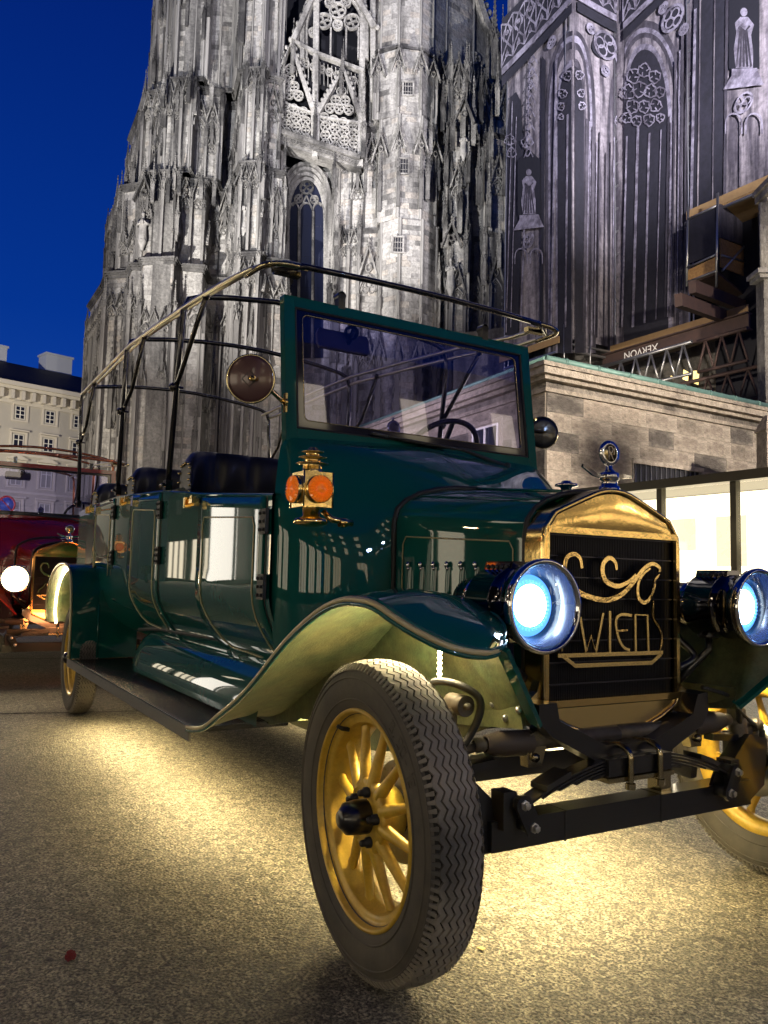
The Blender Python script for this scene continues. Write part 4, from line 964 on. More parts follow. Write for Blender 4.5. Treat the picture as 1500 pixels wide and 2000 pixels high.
for x in xs: mb = MB(); mb.hexa([kt(x-.045,.04,.55),kt(x+.045,.04,.55),kt(x+.045,-.06,.55),kt(x-.045,-.06,.55),kt(x-.045,.04,zt_),kt(x+.045,.04,zt_),kt(x+.045,-.06,zt_),kt(x-.045,-.06,zt_)]); mb.build('kiosk_post', kframe, kiosk)
for x, x2 in zip(xs, xs[1:]): mb = MB(); mb.prism([kt(x+.05,-.02,.56),kt(x2-.05,-.02,.56),kt(x2-.05,-.02,zt_-.01),kt(x+.05,-.02,zt_-.01)], KP.n*.006); mb.build('kiosk_pane', shopglass, kiosk)
a, b = ks(1478,1058), ks(1560,1120)
mb = MB(); mb.prism([kt(a[0],-.5,1.15),kt(a[0]+.75,-.5,1.15),kt(a[0]+.75,-.42,a[1]),kt(a[0],-.42,a[1])], KP.n*.02)
o = mb.build('framed_picture', mat('sepia_picture', (.50,.34,.16), .6, noise=(6,.35,(.10,.06,.03)), stain=(2.5,(.75,.62,.40),.45,.6)), label='sepia picture leaning inside the lit display case at the right edge', cat='picture')
sheet = mat('pale_printed_sheet', (.80,.70,.50), .6, noise=(3,.5,(.62,.50,.32)), stain=(5,(.9,.86,.75),.45,.55), emit=((1,.85,.6),1.2))
for x_, w_, z_, h_ in ((posts[0]+.25,.5,1.25,.75),(posts[0]-.55,.45,1.5,.5)):
    mb = MB(); mb.prism([kt(x_,-.96,z_),kt(x_+w_,-.96,z_),kt(x_+w_,-.96,z_+h_),kt(x_,-.96,z_+h_)], KP.n*.01); mb.build('display_sheet', sheet, kiosk)
spt = area('kiosk_light', kt((s0+sE)/2,.3,2.2), kt((s0+sE)/2,3,.0), sE-s0, .5, 120, (1,.84,.58))

# =================================================================== white palace at the left
pal = empty('white_palace', (0,0,0), 'pale plastered palace with dark roof and rows of windows, far behind the red car', 'building')
plaster = mat('pale_plaster', (.46,.43,.37), .85, noise=(.5,.5,(.38,.36,.31)), bump=(6,.2,.03))
plast2 = mat('pale_cornice', (.56,.52,.44), .8)
slate = mat('dark_slate_roof', (.018,.019,.024), .6, bump=(4,.3,.05)); chim = mat('whitewashed_chimney', (.40,.43,.48), .8)
zE = .906+ (1118.2-742)/FPX*55
pa, pb = Wz(0,742,zE), Wz(160,772,zE)
PPn = Pane(0,55,160,58); PPn.a = V((pa.x,pa.y,0)); PPn.d = V((pb.x-pa.x,pb.y-pa.y,0)).normalized(); PPn.n = V((-PPn.d.y,PPn.d.x,0)); PPn.n = PPn.n if PPn.n.dot(CAM-pa) > 0 else -PPn.n
def pp(s_, y, z): return V((PPn.a.x,PPn.a.y,0))+PPn.d*s_+PPn.n*y+Z*z
SL, SRt = -22, 16
mb = MB(); mb.hexa([pp(SL,0,0),pp(SRt,0,0),pp(SRt,-10,0),pp(SL,-10,0),pp(SL,0,zE),pp(SRt,0,zE),pp(SRt,-10,zE),pp(SL,-10,zE)]); mb.build('palace_wall', plaster, pal)
for o_, z0, z1 in ((.15,zE-1.5,zE-1.25),(.10,zE-1.25,zE-.55),(.55,zE-.55,zE-.35),(.8,zE-.35,zE-.05)):
    mb = MB(); mb.hexa([pp(SL,o_,z0),pp(SRt,o_,z0),pp(SRt,-.5,z0),pp(SL,-.5,z0),pp(SL,o_,z1),pp(SRt,o_,z1),pp(SRt,-.5,z1),pp(SL,-.5,z1)]); mb.build('palace_cornice', plast2, pal)
brk = MB(); brk.box((0,.28,0),(.22,.56,.62)); BKM = mesh_of(brk,'cornice_bracket',plast2)
x = SL+.4
while x < SRt: inst(BKM, 'cornice_bracket', frame_mat(pp(x,.05,zE-.92), PPn.d, (1,1,1)), pal); x += .72
zr_ = zE+1.95
mb = MB(); mb.v += [tuple(p) for p in (pp(SL,.6,zE),pp(SRt,.6,zE),pp(SRt,-9.5,zE),pp(SL,-9.5,zE),pp(SL+1,-2.4,zr_),pp(SRt-3,-2.4,zr_),pp(SRt-3,-7,zr_),pp(SL+1,-7,zr_))]
for q in ((0,1,5,4),(1,2,6,5),(2,3,7,6),(3,0,4,7),(4,5,6,7)): mb.face(q)
mb.build('palace_roof', slate, pal)
for px, w_, py in ((-2,3.0,668),(140,2.0,694)):
    s_, _z = wc(PPn.pt(px,py), PPn); s_ *= 1.04; zz_ = CAM.z+(1136+(px-750)*.02376-py)/FPX*((pp(s_,-3.2,0)-CAM).dot(FH))
    mb = MB(); mb.hexa([pp(s_-w_/2,-2.6,zr_-.7),pp(s_+w_/2,-2.6,zr_-.7),pp(s_+w_/2,-4,zr_-.7),pp(s_-w_/2,-4,zr_-.7),pp(s_-w_/2,-2.6,zz_),pp(s_+w_/2,-2.6,zz_),pp(s_+w_/2,-4,zz_),pp(s_-w_/2,-4,zz_)]); c_ = mb.build('chimney', chim, pal)
    mb = MB(); mb.hexa([pp(s_-w_/2-.08,-2.5,zz_),pp(s_+w_/2+.08,-2.5,zz_),pp(s_+w_/2+.08,-4.1,zz_),pp(s_-w_/2-.08,-4.1,zz_),pp(s_-w_/2-.08,-2.5,zz_+.15),pp(s_+w_/2+.08,-2.5,zz_+.15),pp(s_+w_/2+.08,-4.1,zz_+.15),pp(s_-w_/2-.08,-4.1,zz_+.15)]); mb.build('chimney_cap', chim, c_)
darkpane = mat('dark_window_pane', (.012,.014,.03), .15); palepane = mat('curtained_window_pane', (.30,.29,.27), .4)
s1, s2 = wc(PPn.pt(39,806),PPn)[0], wc(PPn.pt(97,817),PPn)[0]; st_ = s2-s1
zrow = [wc(PPn.pt(39,806),PPn)[1], wc(PPn.pt(35,862),PPn)[1], wc(PPn.pt(25,925),PPn)[1], wc(PPn.pt(20,1000),PPn)[1]]
for r_, (zc_, ww, hh, pm, ped) in enumerate(((zrow[0],.62,.86,darkpane,0),(zrow[1],.66,.92,darkpane,1),(zrow[2],.74,1.5,palepane,2),(zrow[3],.74,1.5,palepane,1))):
    for k in range(-4, 5):
        s_ = s1+k*st_
        if not SL+1 < s_ < SRt-1: continue
        T = lambda x, y, z: pp(s_+x, y, zc_+z)
        mb = MB(); mb.hexa([T(-ww/2,.01,-hh/2),T(ww/2,.01,-hh/2),T(ww/2,.03,-hh/2),T(-ww/2,.03,-hh/2),T(-ww/2,.01,hh/2),T(ww/2,.01,hh/2),T(ww/2,.03,hh/2),T(-ww/2,.03,hh/2)]); wo = mb.build('window', pm, pal)
        mb = MB(); mb.ribbon([T(-ww/2,.0,-hh/2),T(ww/2,.0,-hh/2),T(ww/2,.0,hh/2),T(-ww/2,.0,hh/2)], PPn.n, .07, .06, closed=True); mb.beam(T(0,.05,-hh/2),T(0,.05,hh/2),.06,.04)
        for q in ((-.17,.17) if r_ == 0 else (.12,)): mb.beam(T(-ww/2,.05,hh*q),T(ww/2,.05,hh*q),.04,.05)
        mb.build('window_frame', white_f, wo)
        mb = MB(); a_ = ww/2+.2; b_ = hh/2+.16; mb.ribbon([T(-a_,0,-b_),T(a_,0,-b_),T(a_,0,b_),T(-a_,0,b_)], PPn.n, .16, .10, closed=True); mb.beam(T(-a_-.12,.12,b_+.14),T(a_+.12,.12,b_+.14),.28,.10)
        if ped == 2: mb.prism([T(-a_-.1,.0,b_+.2),T(a_+.1,.0,b_+.2),T(0,.0,b_+.5)], PPn.n*.2)
        mb.build('window_surround', plast2, wo)
for z in (zrow[1]-1.0, zrow[2]-1.35): mb = MB(); mb.hexa([pp(SL,.12,z),pp(SRt,.12,z),pp(SRt,-.2,z),pp(SL,-.2,z),pp(SL,.12,z+.16),pp(SRt,.12,z+.16),pp(SRt,-.2,z+.16),pp(SL,-.2,z+.16)]); mb.build('palace_band', plast2, pal)
# parking sign in front of it
sg = Wd(14,986,26); so = empty('parking_sign', (sg.x,sg.y,0), 'round blue and red parking sign on a pole in front of the pale palace', 'sign')
def loc(o_, base): o_.location = -V(base.location); return o_
mb = MB(); mb.tube([V((0,0,0)),V((0,0,sg.z))], .03, 6); mb.build('sign_pole', steel_g, so)
mb = MB(); mb.lathe([(.0,.05),(.24,.05),(.24,.04),(.0,.04)], (0,0,sg.z), -FH, 24); mb.build('sign_face', mat('sign_blue',(.05,.10,.42),.4), so)
mb = MB(); mb.lathe([(.24,.052),(.30,.052),(.30,.04),(.24,.04)], (0,0,sg.z), -FH, 24); mb.tube([V((0,0,sg.z))-FH*.056-RH*.17+Z*.17, V((0,0,sg.z))-FH*.056+RH*.17-Z*.17], .02, 5); mb.build('sign_ring', mat('sign_red',(.45,.03,.04),.4), so)

# =================================================================== rest of the square, behind the photographer: lamps, lit shops
def lamp_post(x, y, h, e, lab, col=WARM):
    r = empty('street_lamp', (x,y,0), lab, 'street lamp', 'street lamps behind the photographer')
    mb = MB(); mb.lathe([(.14,0),(.14,.3),(.07,.4),(.05,h-.4),(.09,h-.35),(.09,h-.28),(.0,h-.26)], (0,0,0), Z, 12); mb.build('lamp_pole', blackm, r)
    mb = MB(); mb.ball((0,0,h), .22, 16, 10); mb.build('lamp_globe', mat('lamp_globe_glow',(1,.8,.5),.5,emit=(col,22)), r)
    point('street_lamp_light', (x,y,h+.0), e, col, .24).parent = None
# =================================================================== the vintage car
def belt(u): return interp([(-4.7,1.37),(-4.25,1.375),(-3.25,1.37),(-2.2,1.315),(-1.6,1.252),(-.82,1.185)], u)
def half(u): return interp([(-4.75,.66),(-4.2,.69),(-2.6,.705),(-.82,.70)], u)
def side_pt(u, z, s=-1, out=0.):
    w = half(u)
    if z < .86: w -= .26*((.86-z)/.36)**1.9
    b = belt(u)
    return V((u, s*(w+out), z))
def side_bot(u): return interp([(-4.7,.62),(-3.6,.60),(-3.0,.56),(-.82,.52)], u)

def tyre_mesh():
    R, hw, N = .36, .058, 66
    mb = MB(); mb.cur = 1
    prof = [(.232,-.040),(.240,-.050),(.262,-.060),(.295,-.066),(.325,-.064),(.342,-.056),(.3475,-.048),(.351,-.03),(.3525,0),(.351,.03),(.3475,.048),(.342,.056),(.325,.064),(.295,.066),(.262,.060),(.240,.050),(.232,.040)]
    # body of the tyre: the tread band lies in the grooves' dark rubber, the side walls in the light one
    mb.cur = 2; mb.lathe(prof[:6], (0,0,0), Y, 96); mb.lathe(prof[-6:], (0,0,0), Y, 96)
    mb.cur = 1; mb.lathe(prof[5:-5], (0,0,0), Y, 96); mb.cur = 0
    # ridges on the side wall
    mb.cur = 2
    for sd in (-1, 1):
        for r, y in ((.268,.0622),(.318,.0652),(.335,.0606)):
            mb.lathe([(r-.0025, sd*(y-.001)),(r-.001, sd*(y+.0018)),(r+.001, sd*(y+.0018)),(r+.0025, sd*(y-.001))], (0,0,0), Y, 96)
    # zigzag ribs
    mb.cur = 0
    nb = 6; pit = 2*hw*.86/nb; top = lambda y: R-.0125*(abs(y)/hw)**2.2
    for j in range(nb):
        y0 = (j-(nb-1)/2)*pit; w = pit*.76; K = N*2; base = len(mb.v)
        for i in range(K):
            a = 2*pi*i/K; zz = pit*.30*(1 if i % 2 else -1)
            for yy, rr in ((y0-w/2+zz, -.007),(y0-w/2+zz, 0),(y0+w/2+zz, 0),(y0+w/2+zz, -.007)):
                r = top(yy)+rr; mb.v.append((r*sin(a), yy, r*cos(a)))
        for i in range(K):
            i2 = (i+1) % K
            for q in range(3): mb.face((base+i*4+q, base+i*4+q+1, base+i2*4+q+1, base+i2*4+q))
    # shoulder lugs
    for sd in (-1, 1):
        for i in range(N*2):
            a = 2*pi*i/(N*2); t = V((cos(a),0,-sin(a))); r = V((sin(a),0,cos(a)))
            y1, y2 = sd*.0505, sd*.0600
            w1, w2 = .0052, .0036
            A = [r*.3445+Y*y1-t*w1, r*.3445+Y*y1+t*w1, r*.3345+Y*y2+t*w2, r*.3345+Y*y2-t*w2]
            B = [r*.3535+Y*y1-t*w1*.9, r*.3535+Y*y1+t*w1*.9, r*.3385+Y*(y2+sd*.002)+t*w2*.8, r*.3385+Y*(y2+sd*.002)-t*w2*.8]
            mb.hexa(A+B)
    mb.cur = 2
    # raised size marking on the side walls
    for sd in (-1, 1):
        for k, ch in enumerate('5.50-18'):
            a = .62+k*.075; seg = {'5':'abfgcd','0':'abcdef','1':'bc','8':'abcdefg','-':'g','.':'d'}[ch]
            r = V((sin(a),0,cos(a))); t = V((cos(a),0,-sin(a)))*(-sd); w, h = .013, .026
            P = {'a':((0,1),(1,1)),'b':((1,1),(1,.5)),'c':((1,.5),(1,0)),'d':((0,0),(1,0)),'e':((0,0),(0,.5)),'f':((0,.5),(0,1)),'g':((0,.5),(1,.5))}
            for c in seg:
                (x1,z1),(x2,z2) = P[c]
                p = r*(.283+z1*h)+t*(x1*w)+Y*sd*.0655; q = r*(.283+z2*h)+t*(x2*w)+Y*sd*.0655
                if c == 'd' and ch == '.': q = p+t*.003
                mb.beam(p, q, .003, .0022, up=Y)
    return mesh_of(mb, 'tyre', [rubber, rubber_d, rubber_s])
TYRE = tyre_mesh()
def wheel_meshes():
    # outboard = -Y here; turned round for the other side
    o = V((0,0,0)); A = -Y
    rim = MB()
    rim.lathe([(.249,.046),(.246,.056),(.240,.058),(.236,.052),(.233,.038),(.224,.034),(.214,.033),(.2115,.028),(.209,.012),(.200,.006),(.196,-.02),(.205,-.045),(.236,-.052),(.249,-.046)], o, A, 80)
    sp = MB(); sp.smooth = True
    for k in range(1):
        n = 8; rows = []
        for i in range(n+1):
            t = i/n; r = .072+t*(.205-.072); w = lerp(.0165, .0095, min(1, t*1.3))+(.010*max(0, (t-.85)/.15)**1.5); d = lerp(.015, .010, t)
            yc = lerp(.026, .004, t)
            rows.append([V((w*cos(a), -(yc+d*sin(a)), r)) for a in [2*pi*q/12 for q in range(13)]])
        sp.grid(rows)
    hub = MB(); hub.lathe([(.0,.02),(.03,.036),(.080,.036),(.086,.032),(.086,.018),(.070,.0),(.06,-.04),(.0,-.04)], o, A, 48)
    cap = MB(); cap.lathe([(.0,.105),(.018,.105),(.0215,.101),(.036,.088),(.0395,.060),(.0395,.034)], o, A, 32)
    nut = MB(); nut.lathe([(.0,.062),(.006,.062),(.008,.058),(.008,.048),(.012,.047),(.0125,.034)], o, A, 14)
    valve = MB(); valve.tube([(0,-.030,0),(0,-.048,.004),(0,-.060,.012)], [.006,.006,.0045], 8)
    disc = MB()
    disc.lathe([(.05,-.052),(.118,-.052),(.118,-.060),(.05,-.060)], o, A, 48)
    for k in range(36):
        a = 2*pi*k/36; r = (.085, .098, .110)[k % 3]
        disc.lathe([(.0045,-.0515),(.0001,-.0512)], V((r*sin(a),0,r*cos(a))), A, 6)
    return rim, sp, hub, cap, nut, valve, disc
_r_, _s_, _h_, _c_, _n_, _v_, _d_ = wheel_meshes()
MR, MS, MH, MC, MN, MV, MD = (mesh_of(_r_,'rim',gold), mesh_of(_s_,'spoke',gold), mesh_of(_h_,'hub',gold), mesh_of(_c_,'hub_cap',black),
    mesh_of(_n_,'lug_nut',blackm), mesh_of(_v_,'valve',blackm), mesh_of(_d_,'brake_disc',steel_g))
def wheel(root, loc, far, steer, camber=0):
    rot = Matrix.Rotation(steer, 4, 'Z') @ Matrix.Rotation(camber, 4, 'X')
    if far: rot = rot @ Matrix.Rotation(pi, 4, 'Z')
    w = inst(MR, 'wheel', Matrix.Translation(loc) @ rot, root)
    I = Matrix.Identity(4)
    inst(TYRE, 'tyre', I, w); inst(MH, 'hub', I, w); inst(MC, 'hub_cap', I, w); inst(MD, 'brake_disc', I, w)
    for k in range(12): inst(MS, 'spoke', Matrix.Rotation(2*pi*(k+.35)/12, 4, 'Y'), w)
    for k in range(5):
        a = 2*pi*(k+.15)/5; inst(MN, 'lug_nut', Matrix.Translation((.058*sin(a), 0, .058*cos(a))), w)
    inst(MV, 'valve', Matrix.Rotation(-.55, 4, 'Y') @ Matrix.Translation((0,0,.21)), w)
    return w

def build_car():
    root = empty('vintage_car', (0,0,0), 'dark green open-top vintage sightseeing car with brass radiator and gold spoked wheels, nearest the camera', 'car')
    # ---------------- wheels
    wheel(root, (0,-.738,.36), False, radians(-2.6), radians(0.8))
    wheel(root, (0,.738,.36), True, radians(-2.6), radians(-0.8))
    wheel(root, (-3.936,-.738,.36), False, 0); wheel(root, (-3.936,.738,.36), True, 0)
    # ---------------- body shell (sides, tail, cowl)
    mb = MB(); us = [-.82-.03*i for i in range(130)]
    for s in (-1, 1):
        rows = []
        for u in us:
            zb, zt = side_bot(u), belt(u)
            rows.append([side_pt(u, lerp(zb, zt, j/16), s) for j in range(17)])
        mb.grid(rows)
        # rounded belt edge and inside lining
        rows = []
        for u in us:
            p = side_pt(u, belt(u), s); q = []
            for a in (0, .5, 1, 1.57): q.append(p+V((0, s*(-.008+.008*cos(a)), .008*sin(a))))
            q += [p+V((0,-s*.055,.006)), p+V((0,-s*.06,-.0)), p+V((0,-s*.06,-.5))]
            rows.append(q)
        mb.grid(rows)
    ue = us[-1]
    tail = []
    for j in range(17):
        row = []
        for k in range(13):
            a = -pi/2+pi*k/12; z = lerp(side_bot(ue), belt(ue), j/16); w = side_pt(ue, z, 1).y
            row.append(V((ue-.12*cos(a), w*sin(a), z)))
        tail.append(row)
    mb.grid(tail)
    mb.smooth = False
    mb.box((-2.7,0,.60),(3.7,.9,.10)); mb.box((-.86,0,.85),(.03,1.30,.64)); mb.box((ue-.02,0,.95),(.03,1.2,.7))
    mb.build('body', [paint], root)
    # cowl: from the hood's rear section out to the door posts and up to the windscreen
    def secA(t):   # hood section at the fire wall, t from -1 to 1
        a = abs(t); s = -1 if t < 0 else 1
        if a > .45: k = (a-.45)/.55; return V((-.62, s*lerp(.335,.34,k), lerp(1.105,.61,k)))
        k = a/.45; return V((-.62, s*.335*sin(k*pi/2)**.9, 1.105+.135*cos(k*pi/2)**.9))
    def secB(t):
        a = abs(t); s = -1 if t < 0 else 1
        if a > .62: k = (a-.62)/.38; return V((-.835, s*lerp(.685,.66,max(0,(k-.6)/.4)), lerp(1.185,.58,k)))
        if a > .42: k = (a-.42)/.2; return V((lerp(-.985,-.835,k), s*lerp(.595,.685,k**.8), lerp(1.425,1.185,k)))
        k = a/.42; return V((-.985, s*.595*k, lerp(1.452,1.425,k)))
    mb = MB(); rows = []
    for i in range(45):
        t = -1+2*i/44; A, B = secA(t), secB(t); row = []
        fl = max(0, min(1, (abs(t)-.35)/.3)); fl = fl*fl*(3-2*fl)
        for j in range(15):
            s_ = j/14; h = s_*pi/2
            su, sv = lerp(s_, 1-cos(h), fl), lerp(s_, sin(h), fl)
            sz = lerp(lerp(s_, sin(h), .35), s_, fl)
            row.append(V((lerp(A.x,B.x,su), lerp(A.y,B.y,sv), lerp(A.z,B.z,sz))))
        rows.append(row)
    mb.grid(rows); mb.build('cowl', paint, root)
    # ---------------- doors, hinges, latches, stripes
    hingem = MB(); hingem.box((0,0,0),(.055,.012,.085)); 
    for dx in (-.017,.017):
        for dz in (-.028,0,.028): hingem.ball((dx,-.008,dz),.006,6,4)
    hm = mesh_of(hingem,'hinge',blackm)
    lm = MB(); lm.box((0,-.010,0),(.085,.02,.030)); lm.box((-.03,-.028,0),(.02,.03,.045)); lm.box((.025,-.026,.004),(.05,.014,.018)); lm.box((.012,-.018,.022),(.03,.02,.012))
    latm = mesh_of(lm,'latch',brass)
    for s in (-1, 1):
        for (u0, u1) in ((-.865,-1.60),(-2.20,-2.83),(-3.27,-3.92)):
            d = MB(); rows = []; n = 14
            low = lambda u: side_bot(u)+.02+(.10 if u0 > -3 and abs(u-u1) < .16 else 0)*((.16-abs(u-u1))/.16 if abs(u-u1) < .16 else 0)+(.34 if u0 < -3 else 0)
            for i in range(n+1):
                u = lerp(u0, u1, i/n)
                rows.append([side_pt(u, lerp(low(u), belt(u)-.004, j/14), s, .006) for j in range(15)])
            d.grid(rows)
            # returns at the door's edge
            for edge in ([r[0] for r in rows], [r[-1] for r in rows], rows[0], rows[-1]):
                d.grid([[p, p-V((0,s*.012,0))] for p in edge], smooth=False)
            do = d.build('door', paint, root)
            g = MB(); g.cur = 0
            for u in (u0+.006, u1-.006):   # dark gap
                P = [side_pt(u, lerp(low(u), belt(u)-.004, j/14), s, .0015) for j in range(15)]
                g.grid([[p-V((.005,0,0)) for p in P],[p+V((.005,0,0)) for p in P]], smooth=False)
            g.build('door_gap', blackm, root)
            # stripe loop
            zt0 = belt((u0+u1)/2)-.10; m0, m1 = u0-.09, u1+.07; zl = max(low(u0)+.07, .60)
            loop = [(m0-.02,zt0),(m1+.02,zt0+.03),(m1,zt0),(m1+.005,1.0),(m1,.80),(m1+.05,zl+.05),(m1+.10,zl+.02),(m0-.03,zl-.01),(m0,zl+.03),(m0,.9),(m0,zt0-.03)]
            pts = [side_pt(u, z, s, .0075) for u, z in smooth_path([V((a,b,0)) for a,b in loop],1,True) for a_ in (0,)] if 0 else None
            L = []
            for (a, b), (c, e) in zip(loop, loop[1:]+loop[:1]):
                k = max(1, int(hypot(a-c, b-e)/.04))
                for q in range(k): L.append(side_pt(lerp(a,c,q/k), lerp(b,e,q/k), s, .0078))
            st = MB(); st.tube(L, .0030, 4, closed=True); st.build('pinstripe', pin, do)
            for z in (belt(u0)-.09, belt(u0)-.31 if u0 > -3 else belt(u0)-.36):
                p = side_pt(u0+.008, z, s, .012); mt = Matrix.Translation(p)
                if s > 0: mt = mt @ Matrix.Rotation(pi, 4, 'Z')
                inst(hm, 'hinge', mt, do)
            p = side_pt(u1-.02, belt(u1)-.035, s, .012); mt = Matrix.Translation(p)
            if s > 0: mt = mt @ Matrix.Rotation(pi, 4, 'Z')
            inst(latm, 'door_latch', mt, do)
    # ---------------- seats
    seat_row(root, -2.20, belt(-2.2)-.01, .235, 7); seat_row(root, -3.32, belt(-3.3)-.02, .235, 7); seat_row(root, -4.42, belt(-4.4)-.02, .235, 7)
    # cushion in front of each back
    for u in (-1.9,-3.0,-4.1):
        mb = MB(); mb.box((u,0,1.0),(.5,1.2,.12)); mb.build('seat_cushion', leather, root)
    # ---------------- hood
    def hsec(u, out=0):   # section of the hood at u
        k = (u+.62)/(-.03+.62); w = lerp(.335,.262,k)+out; zc, zs = lerp(1.24,1.178,k)+out, lerp(1.105,1.045,k)
        P = [V((u,-w,.62))]+[V((u,-w,z)) for z in (.75,.9,zs-.02)]
        for i in range(13):
            a = -pi/2+pi*i/12; P.append(V((u, w*sin(a)*abs(sin(a))**-.0, zs+(zc-zs)*cos(a)**.85 if abs(cos(a)) > 1e-6 else zs)))
        P += [V((u,w,z)) for z in (zs-.02,.9,.75)]+[V((u,w,.62))]
        return P
    mb = MB(); mb.grid([hsec(lerp(-.62,-.03,i/12)) for i in range(13)]); hood = mb.build('hood', paint, root)
    mb = MB(); mb.tube(hsec(-.622,.004), .010, 6); mb.build('hood_lacing', blackm, hood); mb = MB(); mb.tube(hsec(-.04,.004), .008, 6); mb.build('hood_lacing', blackm, hood)
    mb = MB(); mb.tube([V((-.62,0,1.245)), V((-.03,0,1.183))], .006, 6)
    mb.tube([V((-.62,-.25,1.20)), V((-.03,-.19,1.148))], .0025, 5); mb.tube([V((-.62,.25,1.20)), V((-.03,.19,1.148))], .0025, 5)
    mb.build('hood_hinge', paint, hood)
    for s in (-1, 1):
        def hs(u, z, o): k = (u+.62)/.59; return V((u, s*(lerp(.335,.262,k)+o), z))
        mb = MB(); L = []
        loop = [(-.575,.74),(-.575,1.03),(-.56,1.055),(-.10,1.028),(-.085,1.005),(-.085,.74)]
        mb.tube([hs(a,b,.003) for a,b in loop], .0024, 4); mb.build('pinstripe', pin, hood)
        for i in range(6):
            u = -.54+i*.062; lv = MB()
            P = []
            for j in range(7):
                t = j/6; z = lerp(.955,.72,t); h = .010*sin(pi*min(1,.12+t*1.1))**.5 if t < .95 else 0.001
                P.append([hs(u-.012,z,.0), hs(u-.004,z,h), hs(u+.008,z,h*.9), hs(u+.010,z,0)])
            lv.grid(P); lv.build('louvre', paint, hood)
            c = MB(); p = hs(u, .962, .008); c.ball(p,.008,8,6,(1,1,1.4)); c.ball(p+V((.004,0,-.012)),.006,6,5); c.build('louvre_clip', chrome, hood)
    # small filler knob on the hood
    mb = MB(); mb.lathe([(.0,.035),(.014,.034),(.018,.028),(.034,.024),(.036,.018),(.018,.014),(.016,0)], (-.16,.0,1.195), Z, 20); mb.build('hood_knob', chrome, hood)
    # ---------------- radiator shell
    TOP = [(0,1.188),(.03,1.1865),(.07,1.177),(.13,1.153),(.205,1.122),(.245,1.103),(.258,1.088),(.267,1.062)]
    def shell(off=0):
        P = []
        for i in range(17):     # top arch from left shoulder to the right one
            a = -1+2*i/16; y = a*.267; z = interp(TOP, abs(y))
            P.append((y, z))
        P = [(-.272,1.02)]+P+[(.272,1.02),(.270,.585),(.255,.560)]
        for i in range(11):
            a = 1-2*i/10; P.append((a*.235, .493+.055*abs(a)**2.4))
        P += [(-.255,.560),(-.270,.585)]
        if off:
            cy, cz = 0, .84; n = len(P); Q = []
            for i in range(n):
                a, b = V((*P[i-1],0)), V((*P[(i+1) % n],0)); d = (b-a).normalized(); nn = V((-d.y, d.x, 0))
                Q.append((P[i][0]-nn.x*off*-1*-1, P[i][1]-nn.y*off*-1*-1))
            return Q
        return P
    S0 = shell(); n = len(S0)
    S1 = shell(.014)
    inner_test = abs(S1[9][1]) < abs(S0[9][1])
    if not inner_test: S1 = shell(-.014)
    mb = MB(); rows = []
    for u, P in ((-.045,S0),(.030,S0),(.0395,S0),(.043,[(a*.985,(b-.84)*.99+.84) for a,b in S0]),(.043,S1),(.034,S1)):
        rows.append([V((u,a,b)) for a,b in P]+[V((u,*P[0]))])
    mb.grid(rows); shell_o = mb.build('radiator_shell', brass, root)
    # top tank and bottom panel
    top = [p for p in S1 if p[1] > 1.062]
    zt = 1.066
    mb = MB(); rows = []
    for i in range(9):
        t = i/8; rows.append([V((.036+.004*sin(pi*t)*sin(pi*(j/20)), lerp(-.247,.247,j/20), lerp(zt, max(zt+.001, interp(TOP, abs(lerp(-.247,.247,j/20)))-.017), t))) for j in range(21)])
    mb.grid(rows); mb.build('top_tank', brass, shell_o)
    mb = MB(); mb.beam((.038,-.256,1.058),(.038,.256,1.058),.018,.014,up=X); mb.beam((.038,-.256,.592),(.038,.256,.592),.018,.022,up=X)
    mb.beam((.038,-.2575,.6),(.038,-.2575,1.05),.012,.012,up=X); mb.beam((.038,.2575,.6),(.038,.2575,1.05),.012,.012,up=X)
    mb.build('grille_frame', brass, shell_o)
    low = [(-.250,.578)]+[(a*.228, .504+.05*abs(a)**2.4) for a in [-1+i/6 for i in range(13)]]+[(.250,.578)]
    mb = MB(); mb.prism([V((.028,a,b)) for a,b in low], V((.008,0,0))); mb.build('bottom_panel', brass_s, shell_o)
    for s in (-1, 1):
        mb = MB(); mb.prism([V((.0,s*.268,.66)),V((.0,s*.280,.625)),V((.0,s*.305,.606)),V((.0,s*.318,.598)),V((.0,s*.268,.590))], V((.03,0,0))); mb.build('shell_bracket', brass_s, shell_o)
    mb = MB(); mb.box((-.005,0,.825),(.012,.50,.46)); mb.build('radiator_core', fin, shell_o)
    mb = MB()
    for i in range(76):
        y = -.248+i*.496/75; mb.box((.012,y,.826),(.022,.0026,.452))
    mb.build('grille_fin', fin, shell_o, kind='stuff')
    for i in range(8):
        mb = MB(); mb.box((.0265,0,.64+i*.058),(.004,.50,.0035)); mb.build('grille_bar', mat_bar, shell_o)
    # brass letters in front of the grille
    def q(x, y): p = PL(1020+x/3.125, 850+y/3.125, 'u', .050); return V((.046, p.y, p.z))
    def rib(name, pts, w, sm=5, m=None):
        P = smooth_path([q(*p) for p in pts], sm) if sm > 1 else [q(*p) for p in pts]
        if isinstance(w, tuple): w = [lerp(w[0], w[1], sin(pi*i/(len(P)-1))) for i in range(len(P))]
        mb = MB(); mb.ribbon(P, X, w, .006); mb.build(name, m or brass_l, shell_o)
    rib('letter_c', [(362,812),(352,755),(318,725),(275,742),(258,795),(270,870),(320,940),(400,985),(510,1006),(600,975),(670,905),(735,820),(790,785),(832,805),(838,835)], (.009,.0145))
    rib('letter_s', [(574,822),(565,775),(530,748),(495,780),(488,830),(505,885),(545,912),(590,920),(650,892),(692,850)], (.008,.015))
    rib('letter_c', [(838,850),(812,880),(800,940),(770,1005),(735,1020),(706,985),(706,905),(735,850),(780,812)], (.005,.011))
    rib('emblem_side', [(800,1010),(798,1110),(835,1180),(852,1235),(838,1322)], (.004,.007))
